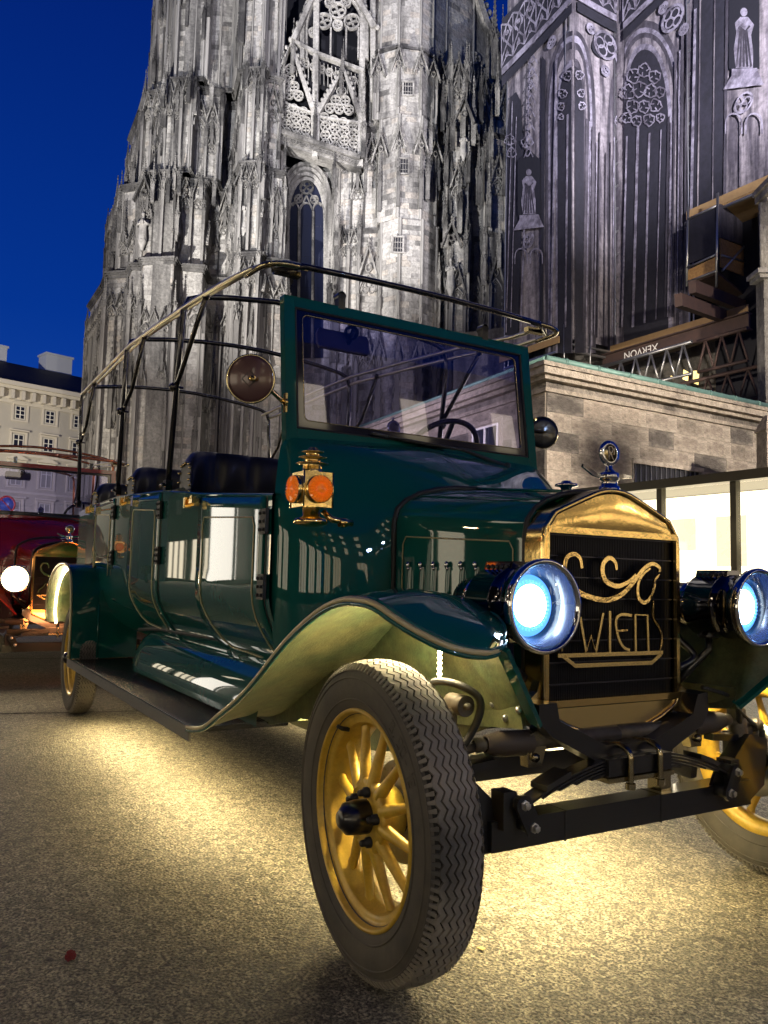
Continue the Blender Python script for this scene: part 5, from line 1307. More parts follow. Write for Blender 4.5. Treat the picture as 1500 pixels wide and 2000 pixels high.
    rib('emblem_side', [(330,1100),(300,1180),(245,1250),(240,1320)], (.004,.007))
    rib('letter_w', [(352,1110),(388,1322),(418,1225),(448,1320),(492,1085)], .0080, 1, brass_s)
    rib('letter_i', [(533,1072),(533,1325)], .0085, 1, brass_s)
    rib('letter_e', [(665,1100),(605,1094),(572,1120),(572,1180),(590,1250),(618,1295),(655,1312)], .0080, 3, brass_s); rib('letter_e', [(575,1195),(640,1190)], .006, 1)
    rib('letter_n', [(690,1318),(688,1096),(762,1098),(768,1318)], .0080, 1, brass_s)
    rib('emblem_bar', [(216,1346),(856,1326)], .011, 1, brass_s)
    rib('emblem_bar', [(252,1352),(322,1407),(788,1388),(845,1336)], .011, 1, brass_s)
    # hood ornament
    orn = MB(); o = V((.0,.017,1.185))
    orn.lathe([(.030,0),(.030,.012),(.024,.016),(.022,.030),(.028,.032),(.028,.052),(.020,.056),(.010,.064),(.008,.076)], o, Z, 24)
    orn.lathe([(.026,-.006),(.036,-.006),(.038,0),(.036,.006),(.026,.006)], o+V((0,0,.112)), X, 32)
    orn = orn.build('radiator_cap', chrome, shell_o)
    mb = MB(); mb.lathe([(.0,.0035),(.026,.0035),(.026,-.0035),(.0,-.0035)], o+V((0,0,.112)), X, 28); mb.build('emblem_disc', brass_s, orn) if 0 else mb.build('emblem_disc', brass_s, orn)
    mb = MB(); c = o+V((.005,0,.112))
    mb.ribbon([c+V((0,-.008,-.02)),c+V((0,-.008,.018)),c+V((0,.004,.02)),c+V((0,.010,.012)),c+V((0,.004,.002)),c+V((0,-.006,.0))], X, .003, .002); mb.ribbon([c+V((0,-.004,.0)),c+V((0,.012,-.02))], X, .003, .002)
    mb.ribbon([c+V((0,.014,.016)),c+V((0,.014,-.004))], X, .003, .002)
    mb.build('emblem_relief', chrome, orn)
    for s in (-1, 1):
        w = MB(); w.prism([o+V((-.01,s*.026,.048)),o+V((-.01,s*.060,.056)),o+V((-.012,s*.098,.072 if s < 0 else .054)),o+V((-.012,s*.100,.064 if s < 0 else .048)),o+V((-.01,s*.062,.042)),o+V((-.01,s*.028,.036))], V((.008,0,0))); w.build('ornament_wing', chrome, orn)
    # ---------------- windscreen
    wf = MB(); u0, u1 = -.983, -1.049; z0, z1 = 1.425, 1.969
    def ws(v, z, o=0): return V((lerp(u0,u1,(z-z0)/(z1-z0))+o, v, z))
    for s in (-1, 1): wf.hexa([ws(s*.592,1.20,-.03),ws(s*.550,1.20,-.03),ws(s*.550,1.20,.012),ws(s*.592,1.20,.012),ws(s*.592,z1,-.03),ws(s*.550,z1,-.03),ws(s*.550,z1,.012),ws(s*.592,z1,.012)])
    wf.hexa([ws(-.549,z1-.040,-.03),ws(.549,z1-.040,-.03),ws(.549,z1-.040,.012),ws(-.549,z1-.040,.012),ws(-.549,z1,-.03),ws(.549,z1,-.03),ws(.549,z1,.012),ws(-.549,z1,.012)])
    wf.hexa([ws(-.549,1.40,-.03),ws(.549,1.40,-.03),ws(.549,1.40,.012),ws(-.549,1.40,.012),ws(-.549,z0+.03,-.03),ws(.549,z0+.03,-.03),ws(.549,z0+.03,.012),ws(-.549,z0+.03,.012)])
    wso = wf.build('windscreen_frame', paint, root)
    def rrect(hw, za, zb, r, o, n=6):
        P = []
        for cx, cz, a0 in ((hw-r,zb-r,0),(-hw+r,zb-r,90),(-hw+r,za+r,180),(hw-r,za+r,270)):
            for i in range(n+1):
                a = radians(a0+90*i/n); P.append(ws(cx+r*cos(a), cz+r*sin(a), o))
        return P
    A = rrect(.548,z0+.031,z1-.041,.004,.006); B = rrect(.516,z0+.066,z1-.064,.022,.006); C = rrect(.516,z0+.066,z1-.064,.022,-.006)
    mb = MB(); mb.grid([A+A[:1],B+B[:1],C+C[:1]], smooth=False); mb.build('glass_border', navy, wso)
    T = rrect(.545,z0+.034,z1-.044,.004,.008)
    mb = MB(); mb.tube(T, .0045, 5, closed=True); mb.build('gasket', blackm, wso)
    T = rrect(.516,z0+.066,z1-.064,.022,.006); mb = MB(); mb.tube(T, .0022, 5, closed=True); mb.build('glass_edge', brass_d, wso)
    mb = MB(); G = rrect(.518,z0+.064,z1-.062,.022,0); mb.prism(G, V((.004,0,0))); mb.build('windscreen', glass, wso)
    # rear-view mirror, camera, number token on the inside
    mb = MB(); mb.prism([ws(a*.115-.315, 1.845+b*.040, -.045) for a,b in ((-1,-.5),(-.92,-1),(.92,-1),(1,-.5),(1,.5),(.92,1),(-.92,1),(-1,.5))], V((-.015,0,0)))
    mb.build('inside_mirror', mauve, root)
    mb = MB(); c = ws(-.285,1.885,-.02); mb.lathe([(.026,0),(.030,.004),(.030,.02),(.018,.024)], c, -X, 20); mb.tube([c, c+V((-.03,-.01,-.05))], .010, 8); mb.lathe([(.012,.0),(.012,-.004),(.0,-.004)], c, -X, 12)
    mb.build('mirror_mount', blackm, root)
    mb = MB(); c = PL(612,810,'u',-1.03); c = PL(768,836,'u',-1.05); mb.lathe([(.022,.0),(.030,.0),(.030,.006),(.022,.006)], c, X, 24); mb.lathe([(0,.003),(.022,.003)], c, X, 24); mb.ball(c+V((0,-.002,.036)),.007,6,4); mb.build('parking_disc', chrome, root)
    # roof clamps
    for v in (-.35,.35):
        mb = MB(); mb.box(ws(v,1.99,.0),(.035,.03,.06)); mb.lathe([(.018,-.02),(.018,.02)], ws(v,2.012,0), X, 12); mb.build('roof_clamp', black, wso)
    # wiper
    mb = MB(); a, b = PL(1000,938,'u',-.90), ws(-.05,1.462,.03); b = ws(-.12,1.458,.03); a = ws(.385,1.395,.06)
    mb.tube([a, lerp(a,b,.45)+V((.012,0,.02)), b], [.010,.007,.005], 8); mb.lathe([(.016,0),(.016,.03),(.008,.036)], a-V((0,0,.02)), Z, 12)
    bl0, bl1 = ws(-.24,1.470,.022), ws(.10,1.452,.022); mb.beam(bl0, bl1, .010, .014, up=X); mb.beam(lerp(bl0,bl1,.2)+V((.01,0,0)), lerp(bl0,bl1,.8)+V((.01,0,0)), .006, .008, up=X)
    mb.build('wiper', blackm, root)
    # steering wheel
    mb = MB(); c = V((-1.36,.35,1.50)); ax = V((-.72,0,.69)).normalized(); mb.lathe([(.185+.013*cos(t), .013*sin(t)) for t in [2*pi*i/8 for i in range(9)]], c, ax, 40)
    x_ = ax.cross(Y).normalized()
    for a in (.4, 2.5, 4.6): mb.beam(c, c+(Y*cos(a)+x_*sin(a))*.18, .022, .008, up=ax)
    mb.lathe([(.0,.012),(.03,.01),(.03,-.02),(.015,-.03),(.015,-.4)], c, ax, 14)
    mb.build('steering_wheel', navyp, root)
    # ---------------- roof frame
    roof(root)
    # ---------------- outside mirrors
    mb = MB(); c = PL(490,740,'v',-.82); c = V((c.x,-.82,c.z)); ax = V((.75,-.45,-.1)).normalized()
    mb.lathe([(.0,.007),(.066,.006),(.075,.003),(.078,-.002),(.072,-.010),(.0,-.012)], c, ax, 40); mo = mb.build('wing_mirror', mirback, root)
    mb = MB(); mb.lathe([(.078,-.002),(.081,.002),(.078,.005),(.075,.004)], c, ax, 40); mb.build('mirror_rim', brass_d, mo)
    mb = MB(); P = [c+ax*.012, c+ax*.03+V((0,.02,0)), V((lerp(c.x,-.99,.45),-.72,c.z+.012)), V((-.985,-.60,1.545))]; mb.tube(smooth_path(P,4), .0085, 8)
    mb.lathe([(.014,0),(.014,.008)], V((-.975,-.594,1.545)), -Y, 12); mb.box((-.985,-.594,1.545),(.02,.008,.07)); mb.build('mirror_arm', brass, mo)
    b = MB(); e1 = RT*.019; 
    b.ribbon([c+ax*.0125+V((-.006,0,.026)), c+ax*.0125+V((.014,.018,.0)), c+ax*.0125+V((-.006,.0,-.026)), c+ax*.0125+V((-.020,-.02,0))], ax, .003, .002, closed=True); b.build('mirror_plate', blackm, mo)
    mb = MB(); p = PL(1060,845,'v',.80); c = V((p.x,.80,p.z)); ax = V((.92,-.35,-.05)).normalized()
    mb.lathe([(.0,.012),(.05,.010),(.070,.004),(.074,-.002),(.070,-.012),(.0,-.014)], c, ax, 40); mo = mb.build('wing_mirror', black, root)
    mb = MB(); mb.lathe([(.074,-.002),(.077,.002),(.074,.005)], c, ax, 40); mb.build('mirror_rim', brass_d, mo)
    mb = MB(); mb.tube([c+ax*.02+V((0,.005,0)), V((c.x+.02,.66,c.z+.002)), V((-.99,.60,c.z+.01))], .006, 8); mb.build('mirror_arm', brass, mo)
    # ---------------- carriage lamp with amber lenses on each side of the cowl
    for s in (-1,):
        c = V((-.49, s*.71, 1.172)); h = .047
        mb = MB(); mb.box(c,(2*h,2*h,.104))
        for a, b in ((-h,-h),(h,-h),(h,h),(-h,h)): mb.tube([c+V((a,b,-.053)), c+V((a,b,.053))], .003, 5)
        mb.lathe([(.030,0),(.030,.020),(.024,.022),(.050,.027),(.050,.029),(.024,.034),(.023,.042),(.043,.046),(.043,.048),(.020,.054),(.019,.060),(.034,.063),(.034,.065),(.018,.070),(.012,.078),(.0,.080)], c+V((0,0,.052)), Z, 28)
        mb.lathe([(.026,0),(.026,-.026),(.048,-.034),(.052,-.042),(.048,-.050),(.02,-.056),(.0,-.058)], c-V((0,0,.052)), Z, 28)
        lo = mb.build('carriage_lamp', brass, root)
        mb = MB(); mb.tube([c+V((.0,-s*.04,-.06)), c+V((.02,-s*.06,-.085)), c+V((.02,-s*.13,-.092))], .010, 8); mb.lathe([(.014,0),(.016,.018),(.010,.03)], c+V((.02,-s*.085,-.092)), V((0,-s,0)), 12); mb.build('lamp_arm', brass, lo)
        for ax in (X, V((0,s,0))):
            mb = MB(); mb.lathe([(.042,0),(.042,.012),(.040,.014)], c+ax*h, ax, 32); mb.build('lens_ring', brass, lo)
            mb = MB(); P = []
            for i in range(49):
                a = 2*pi*i/48; P.append(a)
            side = ax.cross(Z).normalized(); rows = []
            for r, t in ((.040,.012),(.036,.019),(.022,.021),(.020,.016),(.010,.018),(.0005,.021)):
                rows.append([c+ax*(h+t+(.0050 if (i % 2 and r > .015) else 0))+(side*cos(a)+Z*sin(a))*r for i, a in enumerate(P)])
            mb.grid(rows, smooth=False); mb.build('amber_lens', amber, lo)
    # ---------------- headlamps
    for s in (-1, 1):
        o = V((.0, s*.413, .856))
        mb = MB()
        mb.lathe([(.0,-.105),(.045,-.100),(.066,-.085),(.072,-.06),(.072,.0),(.090,.004),(.094,.01),(.094,.10),(.097,.102),(.097,.112),(.094,.114),(.096,.17),(.105,.178),(.105,.188)], o, X, 48)
        mb.lathe([(.040,0),(.040,.030),(.036,.034),(.0,.036)], o+V((.01,0,.078)), Z, 4) if 0 else None
        hl = mb.build('headlamp', dchrome, root)
        mb = MB(); mb.lathe([(.104,.180),(.113,.190),(.115,.205),(.111,.214),(.104,.212),(.100,.200)], o, X, 56); mb.build('lamp_bezel', chrome, hl)
        mb = MB(); mb.lathe([(.100,.205),(.08,.17),(.076,.145)], o, X, 48); mb.build('reflector', lampin, hl)
        mb = MB(); mb.lathe([(.076,.145),(.066,.150),(.050,.153)], o, X, 48)
        for k in range(36):
            a = 2*pi*k/36; p = o+V((.153, .060*cos(a), .060*sin(a))); mb.box(p, (.006,.006,.005), Matrix.Rotation(a,3,'X'))
        mb.build('lamp_ring', lampring, hl)
        mb = MB(); mb.lathe([(.052,.153),(.038,.160),(.0,.164)], o, X, 40); mb.build('lamp_bulb', lampglow, hl)
        mb = MB(); mb.lathe([(.0995,.1995),(.0985,.197),(.097,.1955)], o, X, 48); mb.build('lamp_edge_ring', lamphalo, hl)
        mb = MB(); mb.lathe([(.101,.206),(.06,.216),(.0,.220)], o, X, 40); mb.build('lamp_glass', lampglass, hl)
        vb = MB()
        R_ = [(.045,-.035),(.045,.035)]
        vb.hexa([o+V((.01,-.035,.080)),o+V((.12,-.035,.080)),o+V((.12,.035,.080)),o+V((.01,.035,.080)),o+V((.01,-.026,.108)),o+V((.12,-.026,.108)),o+V((.12,.026,.108)),o+V((.01,.026,.108))])
        vb = vb.build('vent_box', dchrome, hl)
        mb = MB(); mb.quad(*[o+V(p)+V((0,-.0015,.0005)) for p in ((.018,-.034,.084),(.112,-.034,.084),(.112,-.0275,.104),(.018,-.0275,.104))]); mb.build('vent_plate', chrome, vb)
        for i in range(5):
            p = o+V((.028+i*.0185,-.0325,.094)); mb = MB(); mb.lathe([(.0062,.002),(.0062,.0035),(.0,.0036)], p, V((0,-1,.3)), 10); mb.build('vent_hole', blackm, vb)
        mb = MB(); mb.box(o+V((.0,s*.0,-.0)),(.03,.20,.0)) if 0 else mb.lathe([(.0745,-.03),(.0745,-.012),(.0725,-.010)], o, X, 40); mb.box(o+V((-.022,-s*.086,0)),(.03,.026,.05)); mb.lathe([(.009,0),(.009,.012)], o+V((-.0,-s*.085,.01)), X, 8); mb.build('lamp_clamp', chrome, hl)
        mb = MB(); mb.tube(smooth_path([o+V((-.03,-s*.085,-.02)), o+V((-.02,-s*.08,-.10)), V((.02,s*.36,.70)), V((.0,s*.30,.66))],5), .011, 8)
        mb.tube([V((.03,s*.413,.765)), V((.03,s*.413,.72)), V((.0,s*.30,.62))], .012, 8); mb.lathe([(.03,0),(.034,.008),(.02,.014)], V((.03,s*.413,.758)), Z, 16); mb.build('lamp_bracket', black, hl)
    fenders(root); chassis(root)
    return root

def seat_row(root, u, z, h, nseg):
    """tufted bench back with a rolled top, winged at the sides"""
    mb = MB(); W = .63; rows = []; N = nseg*8
    for i in range(N+1):
        y = -W+2*W*i/N; a = abs(y)/W; ph = (i/N*nseg) % 1
        puff = .034*sin(pi*ph)**.5; edge = max(0, (a-.80)/.2)
        wing = .16*edge**1.5; drop = h*(.10*edge+.30*edge**3)
        prof = []
        for t, x, zz in ((0,.02,-.05),(.15,.05,.0),(.3,.055,.05),(.45,.045,.10),(.6,.045,.15),(.75,.045,.2),(.85,.02,.235),(.93,-.03,.25),(1,-.09,.235),(1.1,-.125,.18),(1.2,-.13,.1),(1.3,-.12,-.05)):
            k = 1 if t > .3 and t < 1.0 else .3
            dimple = .016*max(0, 1-abs(zz-.11)/.05)*max(0, 1-min(ph,1-ph)/.12) if t < .8 else 0
            prof.append(V((u+x+puff*k*(1 if t < .9 else -.5)+wing-dimple, y*(1-.0*edge), z+zz/.25*(h-drop))))
        rows.append(prof)
    mb.grid(rows); mb.face(list(range(len(rows[0])))); mb.face([len(rows[0])*N+j for j in range(len(rows[0]))])
    so = mb.build('seat_back', leather, root)
    for s in (-1, 1):
        r = rows[0] if s < 0 else rows[-1]
        mb = MB()
        P = r[1:12]
        for a, b in zip(P, P[1:]):
            k = max(1, int((b-a).length/.030))
            for q in range(k): mb.ball(lerp(a,b,q/k)+V((0,s*.004,0)), .0085, 6, 4)
        mb.build('upholstery_nail', brass_s, so, kind='stuff')
        mb = MB(); mb.tube([V((u-.13,s*.645,z+.0)), V((u-.05,s*.655,z+.012)), V((u+.20,s*.66,z+.008))], .010, 6); mb.build('seat_piping', paint_in, so)

def roof(root):
    ztop = lambda u: interp([(-4.5,2.235),(-3.0,2.235),(-1.87,2.145),(-1.0,2.04)], u)
    posts = ((-4.32,-4.44),(-3.05,-3.02),(-1.995,-1.88))
    fr = MB()
    for s in (-1, 1):
        for dy, dz in ((0,0),(-.05,.028)):
            P = [V((u, s*(.735+dy), ztop(u)+dz-.01)) for u in (-4.46,-3.9,-3.4,-2.9,-2.3,-1.7,-1.25)]
            P += [V((-1.06,s*(.715+dy),2.045+dz)), V((-.985,s*(.64+dy*.6),2.060+dz*.3)), V((-.97,s*.56,2.062))]
            fr.tube(P, .0105, 8)
    fr.build('roof_rail', roofchrome, root)
    for k, (ub, ut) in enumerate(posts):
        mb = MB(); P = [V((ub,-.735,belt(ub)+.01)), V((ut,-.735,ztop(ut)-.10)), V((ut+.004,-.732,ztop(ut)-.03)), V((ut+.01,-.71,ztop(ut)+.03)), V((ut+.012,-.65,ztop(ut)+.052))]
        arch = [V((ut+.012, y, ztop(ut)+.052+.06*(1-(y/.65)**2))) for y in (-.5,-.3,-.1,.1,.3,.5)]
        Q = [V((p.x,-p.y,p.z)) for p in P[::-1]]
        mb.tube(P+arch+Q, .0135, 10); mb.build('roof_bow', roofpaint, root)
        for s in (-1, 1):
            mb = MB(); a = V((lerp(ub,ut,.56),s*.735,lerp(belt(ub),ztop(ut),.56))); b = V((a.x+.36+.04*(k == 1),s*.725,ztop(a.x+.36)-.015)); m = lerp(a,b,.38)+V((.04,0,-.035))
            mb.tube([a, m, b] if k < 2 else [a, b], .0115, 8)
            mb.ball(a+V((.0,s*.012,0)),.022,8,6); mb.ball(b,.018,8,6); mb.tube([a+V((.01,s*.03,0)), a+V((.01,-s*.03,0))], .006, 6); mb.build('roof_strut', roofpaint2, root)
            mb = MB(); mb.box((ub,s*.735,belt(ub)+.03),(.05,.03,.05)); mb.tube([V((ub-.03,s*.76,belt(ub)+.03)), V((ub+.03,s*.76,belt(ub)+.03))], .008, 6); mb.build('post_socket', dchrome, root)
    mb = MB(); P = [V((-.97,y,2.062+.012*(1-(y/.56)**2))) for y in (-.56,-.3,-.1,.1,.3,.56)]; mb.tube(P, .012, 10)
    P = [V((-.93,y,2.045+.012*(1-(y/.56)**2))) for y in (-.56,-.3,-.1,.1,.3,.56)]; mb.tube([V((-1.0,-.66,2.035))]+P+[V((-1.0,.66,2.03))], .010, 8)
    mb.build('front_bow', roofpaint, root)
    for s in (-1, 1):
        mb = MB(); mb.tube(smooth_path([V((-.95,s*.54,2.05)), V((-.935,s*.64,2.040)), V((-.975,s*.700,2.035)), V((-1.12,s*.715,2.04))],5), .011, 8); mb.box((-1.0,s*.60,2.035),(.03,.10,.02)); mb.build('bow_corner', brass_d, root)

def fenders(root):
    out = [(-1.13,.382),(-1.075,.388),(-.95,.412),(-.794,.478),(-.62,.556),(-.484,.632),(-.296,.746),(-.116,.828),(.0,.859),(.08,.864),(.161,.858),(.205,.825),(.238,.797),(.262,.775),(.275,.762),(.280,.758)]
    vo = [-.86]*11+[-.825,-.785,-.74,-.69,-.645]
    inn = [(-1.13,.40),(-1.05,.42),(-.95,.46),(-.80,.54),(-.64,.62),(-.5,.69),(-.36,.78),(-.2,.85),(-.10,.872),(-.03,.872),(.04,.862),(.09,.846),(.14,.830),(.185,.812),(.220,.794),(.250,.776)]
    vi = [-.50]*12+[-.505,-.52,-.545,-.58]
    for s in (-1, 1):
        sg = -s
        O = smooth_path([V((u, sg*v, z)) for (u, z), v in zip(out, vo)], 3); I = smooth_path([V((u, sg*v, z)) for (u, z), v in zip(inn, vi)], 3)
        top, bot = MB(), MB(); rt, rb = [], []
        for a, b in zip(O, I):
            row = []
            for j in range(9):
                t = j/8; p = lerp(a, b, t); p.z += .022*sin(pi*t)
                row.append(p)
            rt.append(row); rb.append([p-V((0,0,.010)) for p in row])
        top.grid(rt); fo = top.build('front_fender', paint, root)
        bot.grid(rb); bot.build('fender_underside', paint_in, fo)
        mb = MB(); edge = O+smooth_path([O[-1], V((.276,s*.61,.764)), I[-1]],5)[1:]
        mb.tube(edge, .0075, 8); mb.build('fender_bead', pin, fo)
        mb = MB(); mb.tube([p+V((0,-s*.012,.004)) for p in edge], .006, 6); mb.tube([p+V((0,s*.002,-.010)) for p in edge], .006, 6); mb.build('fender_roll', paint, fo)
        # raised lip that makes the leaf shape of the front part
        mb = MB(); k0 = 24; L = [p+V((0,-s*.0,.0)) for p in I[k0:]]; mb.tube([V((-.436,s*.5,.868)), V((-.3,s*.5,.874))]+L[4:], .005, 6); mb.build('fender_lip', paint, fo)
        # inner apron down to the chassis
        ap = MB(); rows = []
        low = lambda u: interp([(-1.1,.34),(-.6,.36),(-.3,.42),(0,.54),(.16,.565)], u)
        E0, E1 = V((.14, s*.385, .578)), V((.262, s*.592, .766))
        for p in I:
            if p.x < .14: bt = V((p.x, s*.40 if p.x < .05 else s*lerp(.40,.385,(p.x-.05)/.09), low(p.x)))
            else: bt = lerp(E0, E1, min(1, (p.x-.14)/(I[-1].x-.14)))
            rows.append([lerp(p-V((0,0,.008)), bt, k/5)+V((0, s*.012*sin(pi*k/5), 0)) for k in range(6)])
        ap.grid(rows); ao = ap.build('fender_apron', paint_in, fo)
        e = rows[-1]
        # the front closing plate with its turned flange
        pl = MB(); pl.beam(E0+V((.004,0,-.01)), E1+V((.004,0,0)), .012, .034, up=X); pl.build('stay_flange', paint, fo)
        mb = MB(); mb.prism([V((-.60,s*.41,.60)), V((.12,s*.405,.615)), V((.135,s*.405,.555)), V((-.60,s*.41,.47))], V((0,s*.012,0))); fl = mb.build('apron_flange', paint_in, fo)
        for u, z in ((-.18,.575),(.02,.60),(.07,.572),(.12,.60)):
            b = MB(); b.lathe([(.009,0),(.009,.006),(.005,.010),(0,.010)], V((u,s*.417,z)), V((0,s,0)), 8); b.build('bolt', steel, fl)
        P_ = [PL(*q, 'v', -.56) for q in ((432,1424),(520,1416),(600,1406),(668,1396),(684,1340),(640,1300),(560,1325),(500,1372))]
        mb = MB(); mb.prism([V((p.x, s*.56, p.z)) for p in P_], V((0,-s*.006,0))); mb.build('splash_panel', paint_in, fo)
        # light strip under the fender crown
        mb = MB(); P = [V((-.10,s*.52,.86-.02)), V((-.06,s*.53,.80)), V((-.05,s*.54,.74)), V((-.05,s*.54,.66))]
        mb.tube(P, .004, 5); P = smooth_path(P, 6); st = mb.build('light_strip', blackm, fo)
        b = MB()
        for p in P: b.ball(p+V((.006,s*.003,0)), .0065, 6, 4)
        b.build('led_bead', led, st, kind='stuff')
        # ------------ running board
        rb_ = MB(); rb_.box((-2.40,s*.665,.372),(2.56,.37,.018)); ro = rb_.build('running_board', board, root)
        mb = MB(); mb.box((-2.40,s*.853,.358),(2.56,.008,.048)); mb.build('board_edge', boardedge, ro)
        mb = MB(); n = 34
        for i in range(n): mb.box((-2.4,s*(.49+i*.0105),.3825),(2.5,.0032,.003))
        mb.build('board_rib', board, ro, kind='stuff')
        mb = MB(); mb.box((-2.4,s*.60,.357),(2.4,.02,.008)); st = mb.build('light_strip', blackm, ro)
        # ------------ long rounded tank between board and body
        mb = MB(); rows = []
        for i in range(31):
            t = i/30; u = lerp(-.93,-3.02,t); e = min(1, sin(min(1,(1-t)*6)*pi/2)*1.02); r = .150*e+.001
            rows.append([V((u, s*(.50+r*1.22*cos(a)), .405+r*1.55*max(0,sin(a)))) for a in [pi*k/14-.1 for k in range(15)]])
        mb.grid(rows); mb.build('side_tank', paint, root)
        mb = MB(); mb.tube([V((-.80,s*.60,.655)), V((-1.5,s*.60,.652)), V((-2.5,s*.60,.635)), V((-3.0,s*.585,.60))], .011, 6); mb.beam((-.85,s*.57,.672),(-2.9,s*.57,.655),.05,.02); mb.build('tank_seal', blackm, root)
        # ------------ rear fender
        arc = [(-3.60,.385),(-3.605,.55),(-3.62,.72),(-3.67,.86),(-3.76,.94),(-3.9,.972),(-4.1,.975),(-4.3,.955),(-4.5,.89),(-4.64,.78),(-4.68,.66),(-4.62,.56)]
        A = smooth_path([V((u,0,z)) for u, z in arc], 4)
        mb = MB(); mb.grid([[V((p.x, s*lerp(.86,.50,j/4), p.z)) for j in range(5)] for p in A]); rf = mb.build('rear_fender', paint, root)
        cen = V((-4.1,0,.45))
        mb = MB(); mb.grid([[V((p.x, s*lerp(.855,.52,j/4), p.z))+(V((cen.x-p.x,0,cen.z-p.z)).normalized()*.012) for j in range(5)] for p in A]); mb.build('fender_underside', paint_in, rf)
        mb = MB(); mb.tube([V((p.x,s*.86,p.z)) for p in A], .008, 6); mb.build('fender_bead', pin, rf)
        mb = MB(); mb.box((-3.585,s*.58,.60),(.012,.24,.42)); mb.tube([V((-3.575,s*.70,.39)), V((-3.578,s*.70,.72))], .006, 5); mb.build('fender_front_panel', paint, rf)
        b = MB(); L = []
        for p in A[26:]:
            L.append(V((p.x, s*.80, p.z))+(V((cen.x-p.x,0,cen.z-p.z)).normalized()*.03))
        L = smooth_path(L, 2)
        for p in L: b.ball(p, .009, 6, 4)
        b.build('led_bead', led, rf, kind='stuff')
        mb = MB(); mb.prism([V((p.x,s*.52,p.z-.01)) for p in A], V((0,-s*.006,0))); mb.build('fender_inner_wall', paint_in, rf)

